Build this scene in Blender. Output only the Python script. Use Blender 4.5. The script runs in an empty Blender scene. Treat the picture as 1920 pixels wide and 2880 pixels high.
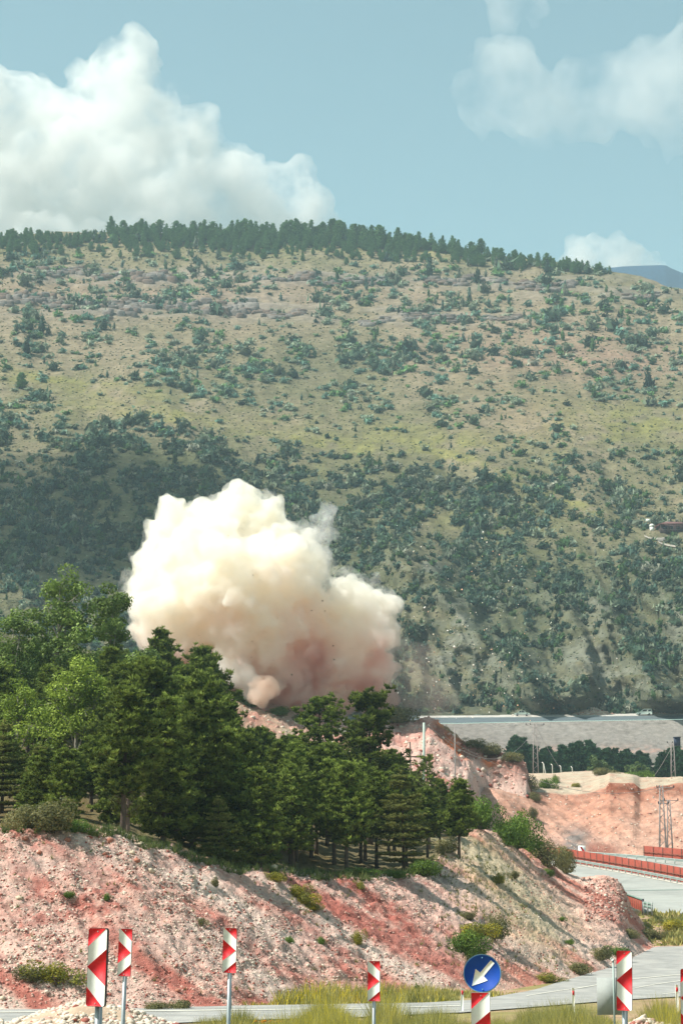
import bpy, bmesh, math, random
import numpy as np
from mathutils import Vector, Matrix, Euler
R = math.radians
C = bpy.context.scene.collection
sc = bpy.context.scene

# ------------------------------------------------------------------ camera
FPX = 6000.0            # focal length in pixels of the 1920 px wide photograph
CAMH = 3.6
PITCH = math.atan(1160 / FPX)
cam_d = bpy.data.cameras.new('camera')
cam = bpy.data.objects.new('camera', cam_d)
C.objects.link(cam)
cam_d.sensor_fit = 'HORIZONTAL'
cam_d.sensor_width = 36
cam_d.lens = FPX / 1920 * 36
cam_d.clip_start = 0.5
cam_d.clip_end = 40000
cam.location = (0, 0, CAMH)
cam.rotation_euler = (math.pi / 2 + PITCH, 0, 0)
sc.camera = cam

# ------------------------------------------------------------------ world, sun, exposure
SUN = Vector((-0.74, -0.14, 1.0)).normalized()      # towards the sun
sun_el = math.asin(SUN.z)
sun_az = math.atan2(SUN.x, SUN.y)
w = bpy.data.worlds.new('World')
sc.world = w
w.use_nodes = True
nt = w.node_tree
nt.nodes.clear()
sky = nt.nodes.new('ShaderNodeTexSky')
sky.sky_type = 'NISHITA'
sky.sun_disc = False
sky.sun_elevation = sun_el
sky.sun_rotation = sun_az
sky.air_density = 1.0
sky.dust_density = 1.2
sky.ozone_density = 1.0
tint = nt.nodes.new('ShaderNodeMix')
tint.data_type = 'RGBA'
tint.blend_type = 'MULTIPLY'
tint.inputs[0].default_value = 1.0
tint.inputs[7].default_value = (0.86, 0.97, 0.70, 1)
bg = nt.nodes.new('ShaderNodeBackground')
bg.inputs[1].default_value = 0.11
ow = nt.nodes.new('ShaderNodeOutputWorld')
nt.links.new(sky.outputs[0], tint.inputs[6])
nt.links.new(tint.outputs[2], bg.inputs[0])
nt.links.new(bg.outputs[0], ow.inputs[0])
sun_d = bpy.data.lights.new('sun', 'SUN')
sun_d.energy = 4.6
sun_d.angle = R(0.5)
sun_d.color = (1.0, 0.95, 0.87)
sun = bpy.data.objects.new('sun', sun_d)
C.objects.link(sun)
sun.rotation_euler = (-SUN).to_track_quat('-Z', 'Y').to_euler()
sun.location = (-400, 0, 600)
sc.view_settings.view_transform = 'Standard'
sc.view_settings.look = 'None'
sc.view_settings.gamma = 1.0
sc.view_settings.exposure = 0.85
sc.render.engine = 'CYCLES'
cy = sc.cycles
cy.use_denoising = True
cy.denoiser = 'OPENIMAGEDENOISE'
cy.max_bounces = 40
cy.diffuse_bounces = 3
cy.glossy_bounces = 2
cy.transmission_bounces = 4
cy.transparent_max_bounces = 8
cy.volume_bounces = 32
cy.volume_max_steps = 256
cy.use_adaptive_sampling = True
cy.adaptive_threshold = 0.02
sc.render.film_transparent = False

# ------------------------------------------------------------------ helpers
rng = np.random.default_rng(7)
random.seed(7)
cp, sp = math.cos(PITCH), math.sin(PITCH)


def P(x, y, Y):
    """photo pixel + distance -> world (arrays)"""
    x, y, Y = np.broadcast_arrays(np.asarray(x, float), np.asarray(y, float), np.asarray(Y, float))
    u = (x - 960) / FPX
    v = (1440 - y) / FPX
    dy = cp - v * sp
    t = Y / dy
    return np.stack([u * t, Y, CAMH + t * (sp + v * cp)], -1)


def Q(x, Y, z):
    """pixel column + distance + height -> world"""
    x, Y, z = np.broadcast_arrays(np.asarray(x, float), np.asarray(Y, float), np.asarray(z, float))
    d = Y * cp + (z - CAMH) * sp
    return np.stack([(x - 960) / FPX * d, Y, z], -1)


def proj(p):
    p = np.asarray(p, float)
    d = p[..., 1] * cp + (p[..., 2] - CAMH) * sp
    v = -p[..., 1] * sp + (p[..., 2] - CAMH) * cp
    return 960 + p[..., 0] / d * FPX, 1440 - v / d * FPX


def zpx(y, Y):
    return P(960, y, Y)[..., 2]


def lin(r, g, b, k=0.56):
    f = lambda c: ((c / 255 + 0.055) / 1.055) ** 2.4 if c > 10 else c / 255 / 12.92
    return np.array([f(r) * k, f(g) * k, f(b) * k])


def _hash(i, j, k, s):
    n = (i * 374761393 + j * 668265263 + k * 2147483647 + s * 1274126177) & 0xFFFFFFFF
    n = ((n ^ (n >> 13)) * 1274126177) & 0xFFFFFFFF
    n = (n ^ (n >> 16)) & 0xFFFFFFFF
    return n / 4294967295.0


def vnoise(p, seed=0):
    p = np.asarray(p, float)
    if p.shape[-1] == 2:
        p = np.concatenate([p, np.zeros(p.shape[:-1] + (1,))], -1)
    i = np.floor(p).astype(np.int64)
    f = p - i
    f = f * f * (3 - 2 * f)
    r = 0
    for a in (0, 1):
        for b in (0, 1):
            for c in (0, 1):
                h = _hash(i[..., 0] + a, i[..., 1] + b, i[..., 2] + c, seed)
                r = r + h * (f[..., 0] if a else 1 - f[..., 0]) * (f[..., 1] if b else 1 - f[..., 1]) * (f[..., 2] if c else 1 - f[..., 2])
    return r * 2 - 1


def fbm(p, oc=4, seed=0, ridged=False):
    p = np.asarray(p, float)
    r, a, t = 0, 1.0, 0
    for o in range(oc):
        n = vnoise(p * 2 ** o + 17.3 * o, seed + o)
        r = r + a * ((1 - 2 * np.abs(n)) if ridged else n)
        t += a
        a *= 0.5
    return r / t


def xy(a, b, s=1.0):
    return np.stack([np.asarray(a, float) * s, np.asarray(b, float) * s], -1)


def sstep(a, b, x):
    t = np.clip((x - a) / (b - a), 0, 1)
    return t * t * (3 - 2 * t)


def curve(pts):
    px = np.array([p[0] for p in pts], float)
    py = np.array([p[1] for p in pts], float)
    return lambda x: np.interp(x, px, py)


def tag(o, label=None, cat=None, group=None, kind=None):
    if label: o['label'] = label
    if cat: o['category'] = cat
    if group: o['group'] = group
    if kind: o['kind'] = kind
    return o


def mesh(name, V, F, col=None, smooth=False, mats=()):
    """V (n,3); F array (m,3|4) or list of such arrays"""
    me = bpy.data.meshes.new(name)
    Fs = F if isinstance(F, list) else [F]
    Fs = [np.asarray(f, np.int64) for f in Fs if len(f)]
    V = np.asarray(V, np.float32)
    me.vertices.add(len(V))
    me.vertices.foreach_set('co', V.ravel())
    tot = np.concatenate([np.full(len(f), f.shape[1]) for f in Fs])
    loops = np.concatenate([f.ravel() for f in Fs])
    me.loops.add(len(loops))
    me.loops.foreach_set('vertex_index', loops.astype(np.int32))
    me.polygons.add(len(tot))
    st = np.concatenate([[0], np.cumsum(tot)[:-1]]).astype(np.int32)
    me.polygons.foreach_set('loop_start', st)
    me.polygons.foreach_set('loop_total', tot.astype(np.int32))
    if smooth:
        me.polygons.foreach_set('use_smooth', np.ones(len(tot), bool))
    if col is not None:
        at = me.attributes.new('Col', 'FLOAT_COLOR', 'POINT')
        cc = np.ones((len(V), 4), np.float32)
        cc[:, :3] = col
        at.data.foreach_set('color', cc.ravel())
    for m in mats:
        me.materials.append(m)
    me.update(calc_edges=True)
    me.validate()
    return me


def link(name, me, parent=None):
    o = bpy.data.objects.new(name, me)
    C.objects.link(o)
    if parent is not None:
        o.parent = parent
    return o


def empty(name, loc, rz=0, s=1.0):
    o = bpy.data.objects.new(name, None)
    C.objects.link(o)
    o.location = loc
    o.rotation_euler = (0, 0, rz)
    o.scale = (s, s, s)
    return o


class MB:
    """collects simple shapes into one mesh (local coordinates)"""
    def __init__(s): s.V = []; s.F3 = []; s.F4 = []; s.n = 0; s.C = []

    def add(s, V, F, c=None):
        V = np.asarray(V, float)
        F = np.asarray(F, int)
        (s.F3 if F.shape[1] == 3 else s.F4).append(F + s.n)
        s.V.append(V)
        s.n += len(V)
        s.C.append(np.broadcast_to(np.array(c if c is not None else (1, 1, 1), float), (len(V), 3)))
        return s

    def box(s, a, b, c=None):
        x0, y0, z0 = a
        x1, y1, z1 = b
        V = [(x0, y0, z0), (x1, y0, z0), (x1, y1, z0), (x0, y1, z0), (x0, y0, z1), (x1, y0, z1), (x1, y1, z1), (x0, y1, z1)]
        F = [(0, 3, 2, 1), (4, 5, 6, 7), (0, 1, 5, 4), (1, 2, 6, 5), (2, 3, 7, 6), (3, 0, 4, 7)]
        return s.add(V, F, c)

    def tube(s, pts, rad, n=6, c=None, cap=True):
        pts = [np.array(p, float) for p in pts]
        rad = [rad] * len(pts) if np.isscalar(rad) else rad
        V = []
        for i, p in enumerate(pts):
            d = pts[min(i + 1, len(pts) - 1)] - pts[max(i - 1, 0)]
            d = d / (np.linalg.norm(d) + 1e-9)
            a = np.cross(d, (0, 0, 1) if abs(d[2]) < 0.9 else (1, 0, 0))
            a = a / np.linalg.norm(a)
            b = np.cross(d, a)
            for k in range(n):
                t = 2 * math.pi * k / n
                V.append(p + rad[i] * (a * math.cos(t) + b * math.sin(t)))
        F = []
        for i in range(len(pts) - 1):
            for k in range(n):
                F.append((i * n + k, (i + 1) * n + k, (i + 1) * n + (k + 1) % n, i * n + (k + 1) % n))
        if cap:
            V.append(pts[-1]); V.append(pts[0])
            e = len(V) - 2
            L = (len(pts) - 1) * n
            T = [(L + k, e, L + (k + 1) % n) for k in range(n)] + [(k, (k + 1) % n, e + 1) for k in range(n)]
            s.F3.append(np.array(T) + s.n)
        return s.add(V, F, c)

    def poly(s, pts2, y0, y1, c=None):
        """prism of a polygon given in (x, z), from y0 to y1"""
        n = len(pts2)
        V = [(p[0], y0, p[1]) for p in pts2] + [(p[0], y1, p[1]) for p in pts2]
        F = [(i, (i + 1) % n, n + (i + 1) % n, n + i) for i in range(n)]
        s.add(V, F, c)
        from mathutils.geometry import tessellate_polygon
        T = tessellate_polygon([[Vector((p[0], p[1], 0)) for p in pts2]])
        b = s.n - 2 * n
        s.F3.append(np.array([[a, bb, cc] for a, bb, cc in T]) + b)
        s.F3.append(np.array([[a, cc, bb] for a, bb, cc in T]) + b + n)
        return s

    def mesh(s, name, mat, smooth=False, col=False):
        Fs = []
        if s.F3: Fs.append(np.concatenate(s.F3))
        if s.F4: Fs.append(np.concatenate(s.F4))
        return mesh(name, np.concatenate(s.V), Fs, np.concatenate(s.C) if col else None, smooth, (mat,))

    def build(s, name, mat, parent=None, smooth=False, col=False):
        return link(name, s.mesh(name, mat, smooth, col), parent)


def grid_faces(nr, nc):
    i = np.arange(nr - 1)[:, None] * nc + np.arange(nc - 1)[None, :]
    i = i.ravel()
    return np.stack([i, i + 1, i + nc + 1, i + nc], -1)


_ico = {}
def ico(sub):
    if sub not in _ico:
        bm = bmesh.new()
        bmesh.ops.create_icosphere(bm, subdivisions=sub, radius=1)
        V = np.array([v.co[:] for v in bm.verts])
        F = np.array([[v.index for v in f.verts] for f in bm.faces])
        bm.free()
        _ico[sub] = (V, F)
    return _ico[sub]


def rock(sub, seed, flat=0.75, rough=0.35):
    V, F = ico(sub)
    n = fbm(V * 1.1 + seed * 7.7, 3, seed)
    V = V * (1 + rough * n)[:, None]
    # facet it by cutting with a few planes
    g = np.random.default_rng(seed)
    for k in range(9):
        d = g.normal(size=3); d /= np.linalg.norm(d)
        t = 0.62 + 0.2 * g.random()
        h = V @ d
        V = V - np.where(h > t, h - t, 0)[:, None] * d
    return V * (1, 1, flat), F


def scatter(protos, pos, scl, rot=None, col=None, tilt=0.0, seed=1):
    """merge copies of prototypes (V, F[, C]) -> V, F, C ; scl (n,) or (n,3)"""
    g = np.random.default_rng(seed)
    n = len(pos)
    which = g.integers(0, len(protos), n)
    scl = np.asarray(scl, float)
    if scl.ndim == 1: scl = np.repeat(scl[:, None], 3, 1)
    a = g.random(n) * 2 * math.pi if rot is None else rot
    Vs, Fs, Cs = [], [], []
    off = 0
    for k, pr in enumerate(protos):
        idx = np.where(which == k)[0]
        if not len(idx): continue
        V, F = pr[0], pr[1]
        Cc = pr[2] if len(pr) > 2 else np.ones((len(V), 3))
        ca, sa = np.cos(a[idx])[:, None], np.sin(a[idx])[:, None]
        W = V[None] * scl[idx][:, None, :]
        x, y, z = W[..., 0], W[..., 1], W[..., 2]
        if tilt:
            t = g.normal(size=(len(idx), 1)) * tilt
            x, z = x * np.cos(t) - z * np.sin(t), x * np.sin(t) + z * np.cos(t)
        W = np.stack([x * ca - y * sa, x * sa + y * ca, z], -1) + pos[idx][:, None, :]
        Vs.append(W.reshape(-1, 3))
        Fs.append((F[None] + (np.arange(len(idx)) * len(V))[:, None, None]).reshape(-1, F.shape[1]) + off)
        c = np.ones((len(idx), 1, 3)) if col is None else col[idx][:, None, :]
        Cs.append((c * Cc[None]).reshape(-1, 3))
        off += len(idx) * len(V)
    return np.concatenate(Vs), np.concatenate(Fs), np.concatenate(Cs)


# ------------------------------------------------------------------ materials
def mat(name, col=(0.5, 0.5, 0.5), rough=0.8, metal=0.0, attr=False, noise=0.0, nscale=5.0, bump=0.0, bscale=20.0,
        trans=0.0, objrand=0.0, col2=None, spec=0.3, bdist=0.1, detail=6):
    m = bpy.data.materials.new(name)
    m.use_nodes = True
    N, L = m.node_tree.nodes, m.node_tree.links
    N.clear()
    out = N.new('ShaderNodeOutputMaterial')
    b = N.new('ShaderNodeBsdfPrincipled')
    b.inputs['Roughness'].default_value = rough
    b.inputs['Metallic'].default_value = metal
    b.inputs['Specular IOR Level'].default_value = spec
    src = None
    if attr:
        a = N.new('ShaderNodeAttribute'); a.attribute_name = 'Col'
        src = a.outputs['Color']
    else:
        a = N.new('ShaderNodeRGB'); a.outputs[0].default_value = (*col, 1)
        src = a.outputs[0]
    tc = N.new('ShaderNodeTexCoord') if not attr or noise or bump else None
    if noise:
        nz = N.new('ShaderNodeTexNoise')
        nz.inputs['Scale'].default_value = nscale
        nz.inputs['Detail'].default_value = detail
        nz.inputs['Roughness'].default_value = 0.65
        L.new(tc.outputs['Object'], nz.inputs['Vector'])
        cr = N.new('ShaderNodeMapRange')
        cr.inputs[1].default_value = 0.3; cr.inputs[2].default_value = 0.7
        cr.inputs[3].default_value = 1 - noise; cr.inputs[4].default_value = 1 + noise
        L.new(nz.outputs[0], cr.inputs[0])
        if col2 is not None:
            mx = N.new('ShaderNodeMix'); mx.data_type = 'RGBA'
            nz2 = N.new('ShaderNodeTexNoise'); nz2.inputs['Scale'].default_value = nscale * 0.37; nz2.inputs['Detail'].default_value = 4
            L.new(tc.outputs['Object'], nz2.inputs['Vector'])
            c3 = N.new('ShaderNodeMapRange'); c3.inputs[1].default_value = 0.42; c3.inputs[2].default_value = 0.6
            L.new(nz2.outputs[0], c3.inputs[0])
            L.new(c3.outputs[0], mx.inputs[0]); L.new(src, mx.inputs[6]); mx.inputs[7].default_value = (*col2, 1)
            src = mx.outputs[2]
        v = N.new('ShaderNodeVectorMath'); v.operation = 'SCALE'
        L.new(src, v.inputs[0]); L.new(cr.outputs[0], v.inputs['Scale'])
        src = v.outputs[0]
    if objrand:
        oi = N.new('ShaderNodeObjectInfo')
        mr = N.new('ShaderNodeMapRange'); mr.inputs[3].default_value = 1 - objrand; mr.inputs[4].default_value = 1 + objrand
        L.new(oi.outputs['Random'], mr.inputs[0])
        v = N.new('ShaderNodeVectorMath'); v.operation = 'SCALE'
        L.new(src, v.inputs[0]); L.new(mr.outputs[0], v.inputs['Scale'])
        src = v.outputs[0]
    L.new(src, b.inputs['Base Color'])
    if bump:
        nb = N.new('ShaderNodeTexNoise'); nb.inputs['Scale'].default_value = bscale; nb.inputs['Detail'].default_value = 8
        nb.inputs['Roughness'].default_value = 0.7
        L.new(tc.outputs['Object'], nb.inputs['Vector'])
        bp = N.new('ShaderNodeBump'); bp.inputs['Strength'].default_value = bump; bp.inputs['Distance'].default_value = bdist
        L.new(nb.outputs[0], bp.inputs['Height']); L.new(bp.outputs[0], b.inputs['Normal'])
    if trans:
        t = N.new('ShaderNodeBsdfTranslucent')
        L.new(src, t.inputs[0])
        ms = N.new('ShaderNodeMixShader'); ms.inputs[0].default_value = trans
        L.new(b.outputs[0], ms.inputs[1]); L.new(t.outputs[0], ms.inputs[2])
        L.new(ms.outputs[0], out.inputs[0])
    else:
        L.new(b.outputs[0], out.inputs[0])
    return m


M = {}
M['hill'] = mat('hill_soil', attr=True, rough=0.95, noise=0.32, nscale=0.20, bump=0.9, bscale=0.5, bdist=1.3, spec=0.1)
M['earth'] = mat('red_earth', attr=True, rough=0.95, noise=0.26, nscale=2.6, bump=1.0, bscale=4.0, bdist=0.22, spec=0.1)
M['farearth'] = mat('quarry_earth', attr=True, rough=0.95, noise=0.28, nscale=0.6, bump=0.9, bscale=1.4, bdist=0.5, spec=0.1)
M['ground'] = mat('ground_soil', attr=True, rough=0.95, noise=0.25, nscale=0.8, bump=0.6, bscale=6, bdist=0.08, spec=0.1)
M['stone'] = mat('rubble_stone', attr=True, rough=0.9, noise=0.18, nscale=6, bump=0.4, bscale=14, bdist=0.03, spec=0.15)
M['rockband'] = mat('ledge_rock', attr=True, rough=0.95, noise=0.22, nscale=0.35, bump=0.9, bscale=0.9, bdist=0.6, spec=0.1)
M['asphalt'] = mat('asphalt', (0.27, 0.27, 0.257), rough=0.9, noise=0.16, nscale=1.2, bump=0.2, bscale=30, bdist=0.01, col2=(0.34, 0.335, 0.315), spec=0.2)
M['dasphalt'] = mat('fresh_asphalt', (0.10, 0.125, 0.135), rough=0.85, noise=0.12, nscale=0.5, spec=0.2)
M['concrete_road'] = mat('pale_asphalt', (0.33, 0.34, 0.315), rough=0.9, noise=0.10, nscale=0.5, col2=(0.29, 0.30, 0.28), spec=0.2)
M['paint'] = mat('road_paint', (0.72, 0.70, 0.60), rough=0.7, noise=0.1, nscale=3)
M['gravel'] = mat('pale_gravel', (0.42, 0.40, 0.36), rough=0.95, noise=0.3, nscale=0.7, bump=0.6, bscale=2, bdist=0.2)
M['leaf_pine'] = mat('pine_needles', attr=True, rough=0.8, trans=0.25, objrand=0.22, spec=0.08)
M['leaf_broad'] = mat('broad_leaves', attr=True, rough=0.6, trans=0.32, objrand=0.08, spec=0.2)
M['leaf_far'] = mat('far_foliage', attr=True, rough=0.75, trans=0.12, objrand=0.25, spec=0.1)
M['bark'] = mat('bark', (0.085, 0.062, 0.048), rough=0.95, noise=0.3, nscale=6)
M['palebark'] = mat('pale_bark', (0.25, 0.23, 0.19), rough=0.9, noise=0.25, nscale=5)
M['steel'] = mat('galvanised_steel', (0.30, 0.34, 0.36), rough=0.45, metal=0.5, noise=0.08, nscale=8)
M['red'] = mat('sign_red', (0.62, 0.02, 0.03), rough=0.6, noise=0.14, nscale=9, spec=0.3)
M['white'] = mat('sign_white', (0.80, 0.83, 0.80), rough=0.6, noise=0.10, nscale=7, spec=0.3)
M['blue'] = mat('sign_blue', (0.006, 0.06, 0.36), rough=0.65, noise=0.12, nscale=6, spec=0.25)
M['rim'] = mat('sign_rim', (0.16, 0.40, 0.62), rough=0.4, noise=0.05)
M['black'] = mat('dark_edge', (0.02, 0.02, 0.03), rough=0.6, noise=0.05)
M['grey'] = mat('sign_back', (0.36, 0.38, 0.37), rough=0.8, metal=0.0, noise=0.10, nscale=4)
M['rust'] = mat('fence_red', (0.25, 0.05, 0.03), rough=0.8, noise=0.2, nscale=1.5)
M['rail'] = mat('guardrail_steel', (0.28, 0.34, 0.32), rough=0.5, metal=0.25, noise=0.1, nscale=1)
M['greenrail'] = mat('green_rail', (0.16, 0.24, 0.20), rough=0.6, noise=0.1)
M['pole'] = mat('pole_concrete', (0.40, 0.47, 0.42), rough=0.8, noise=0.12, nscale=2)
M['wood'] = mat('pole_wood', (0.09, 0.065, 0.05), rough=0.9, noise=0.2)
M['lattice'] = mat('lattice_steel', (0.26, 0.23, 0.22), rough=0.7, noise=0.15)
M['carpaint'] = mat('pale_car_paint', (0.50, 0.60, 0.55), rough=0.3, noise=0.03, spec=0.5)
M['carglass'] = mat('car_glass', (0.03, 0.04, 0.05), rough=0.1, spec=0.6, noise=0.02)
M['tyre'] = mat('tyre', (0.02, 0.02, 0.02), rough=0.9, noise=0.1)
M['roof'] = mat('red_roof', (0.13, 0.062, 0.058), rough=0.85, noise=0.15, nscale=1)
M['darkwall'] = mat('dark_wall', (0.05, 0.035, 0.035), rough=0.9, noise=0.2)
M['plaster'] = mat('white_plaster', (0.72, 0.72, 0.66), rough=0.8, noise=0.06)
M['orange'] = mat('excavator_orange', (0.20, 0.07, 0.04), rough=0.7, noise=0.2)
M['navy'] = mat('machine_blue', (0.02, 0.035, 0.07), rough=0.6, noise=0.1)
M['grass'] = mat('grass_blades', attr=True, rough=0.7, trans=0.3, spec=0.15)

# ------------------------------------------------------------------ terrain profiles
def G(Y):            # valley floor / road level as a function of distance
    return np.interp(Y, [-500, 122, 150, 185, 205, 215, 260, 300, 330, 400, 440, 470, 560, 590, 3000], [0, 0, 0.5, 1.7, 3.6, 4.7, 9.0, 12.9, 14.5, 24, 28, 32, 40, 44, 44])


# near hillside with the red cut bank: rows of (distance, height) per pixel column
hx = [-700, 0, 180, 330, 400, 500, 560, 660, 780, 840, 1000, 1150, 1230, 1290, 1340, 1400, 1500, 1590, 1640, 1700, 1750, 1775, 1800]
c_toeY = curve([(-700, 92), (0, 93), (400, 94), (640, 97), (1000, 108), (1200, 113), (1400, 120), (1550, 131), (1640, 141), (1700, 150), (1750, 158), (1780, 166), (1800, 172), (1835, 182), (1860, 186)])
c_topY = curve([(-700, 109), (0, 109), (400, 112), (660, 117), (1000, 130), (1150, 138), (1230, 148), (1300, 163), (1400, 176), (1500, 184), (1640, 194), (1750, 200), (1800, 201)])
c_topy = curve([(-700, 2350), (0, 2345), (180, 2338), (330, 2347), (400, 2376), (500, 2398), (560, 2425), (660, 2450), (780, 2446), (840, 2466), (1000, 2472), (1150, 2462), (1230, 2420), (1290, 2360), (1340, 2338), (1400, 2352), (1500, 2405), (1590, 2462), (1640, 2478), (1700, 2470), (1735, 2482), (1750, 2500), (1775, 2555), (1800, 2592), (1835, 2640), (1860, 2650)])
c_z200 = curve([(-700, 21), (0, 19), (300, 18), (600, 15.5), (1000, 12), (1250, 10.8), (1330, 11.0), (1400, 10.5), (1500, 8.5), (1600, 6), (1700, 4.2), (1800, 2.0), (1860, 1.0)])
c_z262 = curve([(-700, 38), (0, 34), (300, 31), (600, 26), (1000, 18), (1250, 15.5), (1400, 13), (1500, 9), (1600, 8), (1800, 8)])
c_cry = curve([(-700, 1700), (0, 1780), (300, 1850), (450, 1880), (520, 1910), (640, 1945), (720, 1972), (850, 2008), (930, 2024), (1000, 2028), (1080, 2022), (1130, 2034), (1170, 2026), (1205, 2021), (1230, 2032), (1260, 2050), (1300, 2085), (1350, 2103), (1400, 2128), (1440, 2140), (1462, 2152), (1480, 2176), (1500, 2260), (1560, 2400), (1800, 2420)])


c_fb = curve([(1200, 2060), (1240, 2088), (1290, 2132), (1350, 2146), (1400, 2166), (1480, 2180), (1500, 2270), (1560, 2410), (1800, 2430)])


def hs_rows(x):
    x = np.asarray(x, float)
    toeY = c_toeY(x); topY = c_topY(x); topz = zpx(c_topy(x), topY)
    crz = zpx(c_cry(x), np.full_like(x, 330.0))
    one = np.ones_like(x)
    zb_ = zpx(c_fb(x), np.full_like(x, 325.0)); z262 = c_z262(x)
    zl16 = z262 + (crz - z262) * 54 / 68; zl25 = z262 + (crz - z262) * 63 / 68
    wA = sstep(1310, 1400, x); wB = sstep(1200, 1260, x)
    zA = zl16 * (1 - wA) + np.minimum(zl16, 15.0) * wA; zB = zl25 * (1 - wB) + np.minimum(zb_, crz - .3) * wB
    rows = [(toeY - 6, G(toeY - 6) - 0.6), (toeY, G(toeY) + 0.05),
            (toeY + (topY - toeY) * 0.93, G(toeY) + (topz - G(toeY)) * 0.955), (topY, topz), (topY + 5, topz + 0.25),
            (np.maximum(200 * one, topY + 8), np.where(topY > 190, topz - 1.0, c_z200(x))), (262 * one, z262), (316 * one, zA), (325 * one, zB),
            (330 * one, crz), (345 * one, crz - 1.0), (400 * one, crz - 9), (500 * one, 30 * one)]
    return rows


def hs(x, Y):
    """height of the near hillside at pixel column x and distance Y"""
    x = np.atleast_1d(np.asarray(x, float)); Y = np.broadcast_to(np.asarray(Y, float), x.shape)
    rows = hs_rows(x)
    z = np.full(x.shape, -1.0)
    for (Ya, za), (Yb, zb) in zip(rows[:-1], rows[1:]):
        m = (Y >= Ya) & (Y < Yb)
        t = (Y - Ya) / np.maximum(Yb - Ya, 1e-6)
        z = np.where(m, za + (zb - za) * t, z)
    return z


def hs_noise(p, t):
    """relief of the bank; t = mask 0..1"""
    q = p.copy()
    n = 0.50 * fbm(q * 0.22, 3, 3) + 0.34 * fbm(q * 0.9, 3, 9) + 0.26 * fbm(q * 2.6, 3, 5)
    # rills running down the slope
    rill = fbm(xy(q[..., 0] * 0.9 + q[..., 1] * 0.55, q[..., 2] * 0.18), 3, 31, True)
    return (n + 0.20 * rill) * t


def bank_col(p, x, y):
    """soil colours of the red bank at world p / photo column x, row y"""
    a = fbm(p * (0.16, 0.16, 0.3), 4, 21)
    # diagonal bands that run down to the right as the tipped layers do
    d = fbm(xy((p[..., 2] * 1.25 + p[..., 0] * 0.75) * 0.75, (p[..., 0] - p[..., 2]) * 0.07), 5, 44)
    f = fbm(p * 1.3, 3, 61)
    pale = lin(230, 206, 192, .82); pink = lin(222, 170, 154, .76); red = lin(196, 110, 97, .70); grey = lin(190, 180, 172, .68); orange = lin(214, 150, 120, .7)
    t = np.clip(0.5 + 1.1 * d + 0.5 * a + 0.35 * f, 0, 1)[..., None]
    c = pink * (1 - t) + pale * t
    f3 = fbm(p * 4.0, 2, 67)
    r = (sstep(0.05, 0.42, -d + 0.45 * f + .25 * f3))[..., None]
    c = c * (1 - r * .8) + red * r * .8
    # strong red streaks: low left and right-hand middle
    for (cx, cyy, sx, sy, k) in ((60, 2560, 190, 70, 1.0), (300, 2650, 170, 55, .45), (480, 2420, 120, 30, .7), (1050, 2560, 210, 50, .6), (1000, 2490, 200, 16, .9), (1250, 2640, 140, 40, .5), (1740, 2530, 50, 50, .95), (1640, 2590, 110, 40, .5), (900, 2620, 120, 50, .35)):
        m = np.exp(-((x - cx - (y - cyy) * 0.9) / sx) ** 2 - ((y - cyy) / sy) ** 2) * k * (0.55 + 1.3 * f + .6 * f3)
        m = np.clip(m * .8, 0, .8)[..., None]
        c = c * (1 - m) + red * m
    for (cx, cyy, sx, sy, k) in ((650, 2640, 260, 30, .75), (120, 2440, 170, 45, .6), (1380, 2680, 140, 26, .8), (330, 2420, 60, 30, .5), (700, 2700, 200, 20, .6)):
        m = np.exp(-((x - cx - (y - cyy) * 1.6) / sx) ** 2 - ((y - cyy) / sy) ** 2) * k
        m = np.clip(m * (0.8 + 0.8 * f), 0, 1)[..., None]
        c = c * (1 - m) + (grey * 0.6 + pale * 0.4) * m
    m = (sstep(1230, 1380, x) * (0.5 + 0.4 * f) * (1 - sstep(1560, 1760, x) * .5))[..., None] * 0.5
    c = c * (1 - m) + orange * m
    return c * (1 + .22 * sstep(1180, 1420, x))[..., None]  # right shoulder lightened in the colour to make up for its shade


# ---- ground sheet
gx = np.concatenate([np.linspace(-3300, -400, 24), np.linspace(-380, 380, 153), np.linspace(400, 3300, 24)])
gy = np.concatenate([np.linspace(-180, 40, 12), np.linspace(44, 340, 149), np.linspace(350, 3500, 90)])
GX, GY = np.meshgrid(gx, gy)
GZ = G(GY)
gp = np.stack([GX, GY, GZ], -1)
pxg, pyg = proj(gp + (0, 0, 0.001) if True else gp)
n1 = fbm(gp * 0.12, 4, 2); n2 = fbm(gp * 0.9, 3, 8)
col = lin(196, 176, 132) * (0.5 + 0.3 * n1[..., None]) + lin(150, 150, 80) * (0.5 - 0.3 * n1[..., None])
pk = np.clip(sstep(-0.1, 0.4, n2 + n1) + .8 * (GY > 150), 0, 1)[..., None]
col = col * (1 - pk * .7) + lin(222, 180, 158) * pk * .7
GZn = GZ + np.where(GY < 20, 0, 0)
gm = mesh('ground', np.stack([GX, GY, GZn], -1).reshape(-1, 3), grid_faces(len(gy), len(gx)), col.reshape(-1, 3), True, (M['ground'],))
tag(link('ground', gm), 'dry grassy valley floor below the banks', kind='structure')

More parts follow.
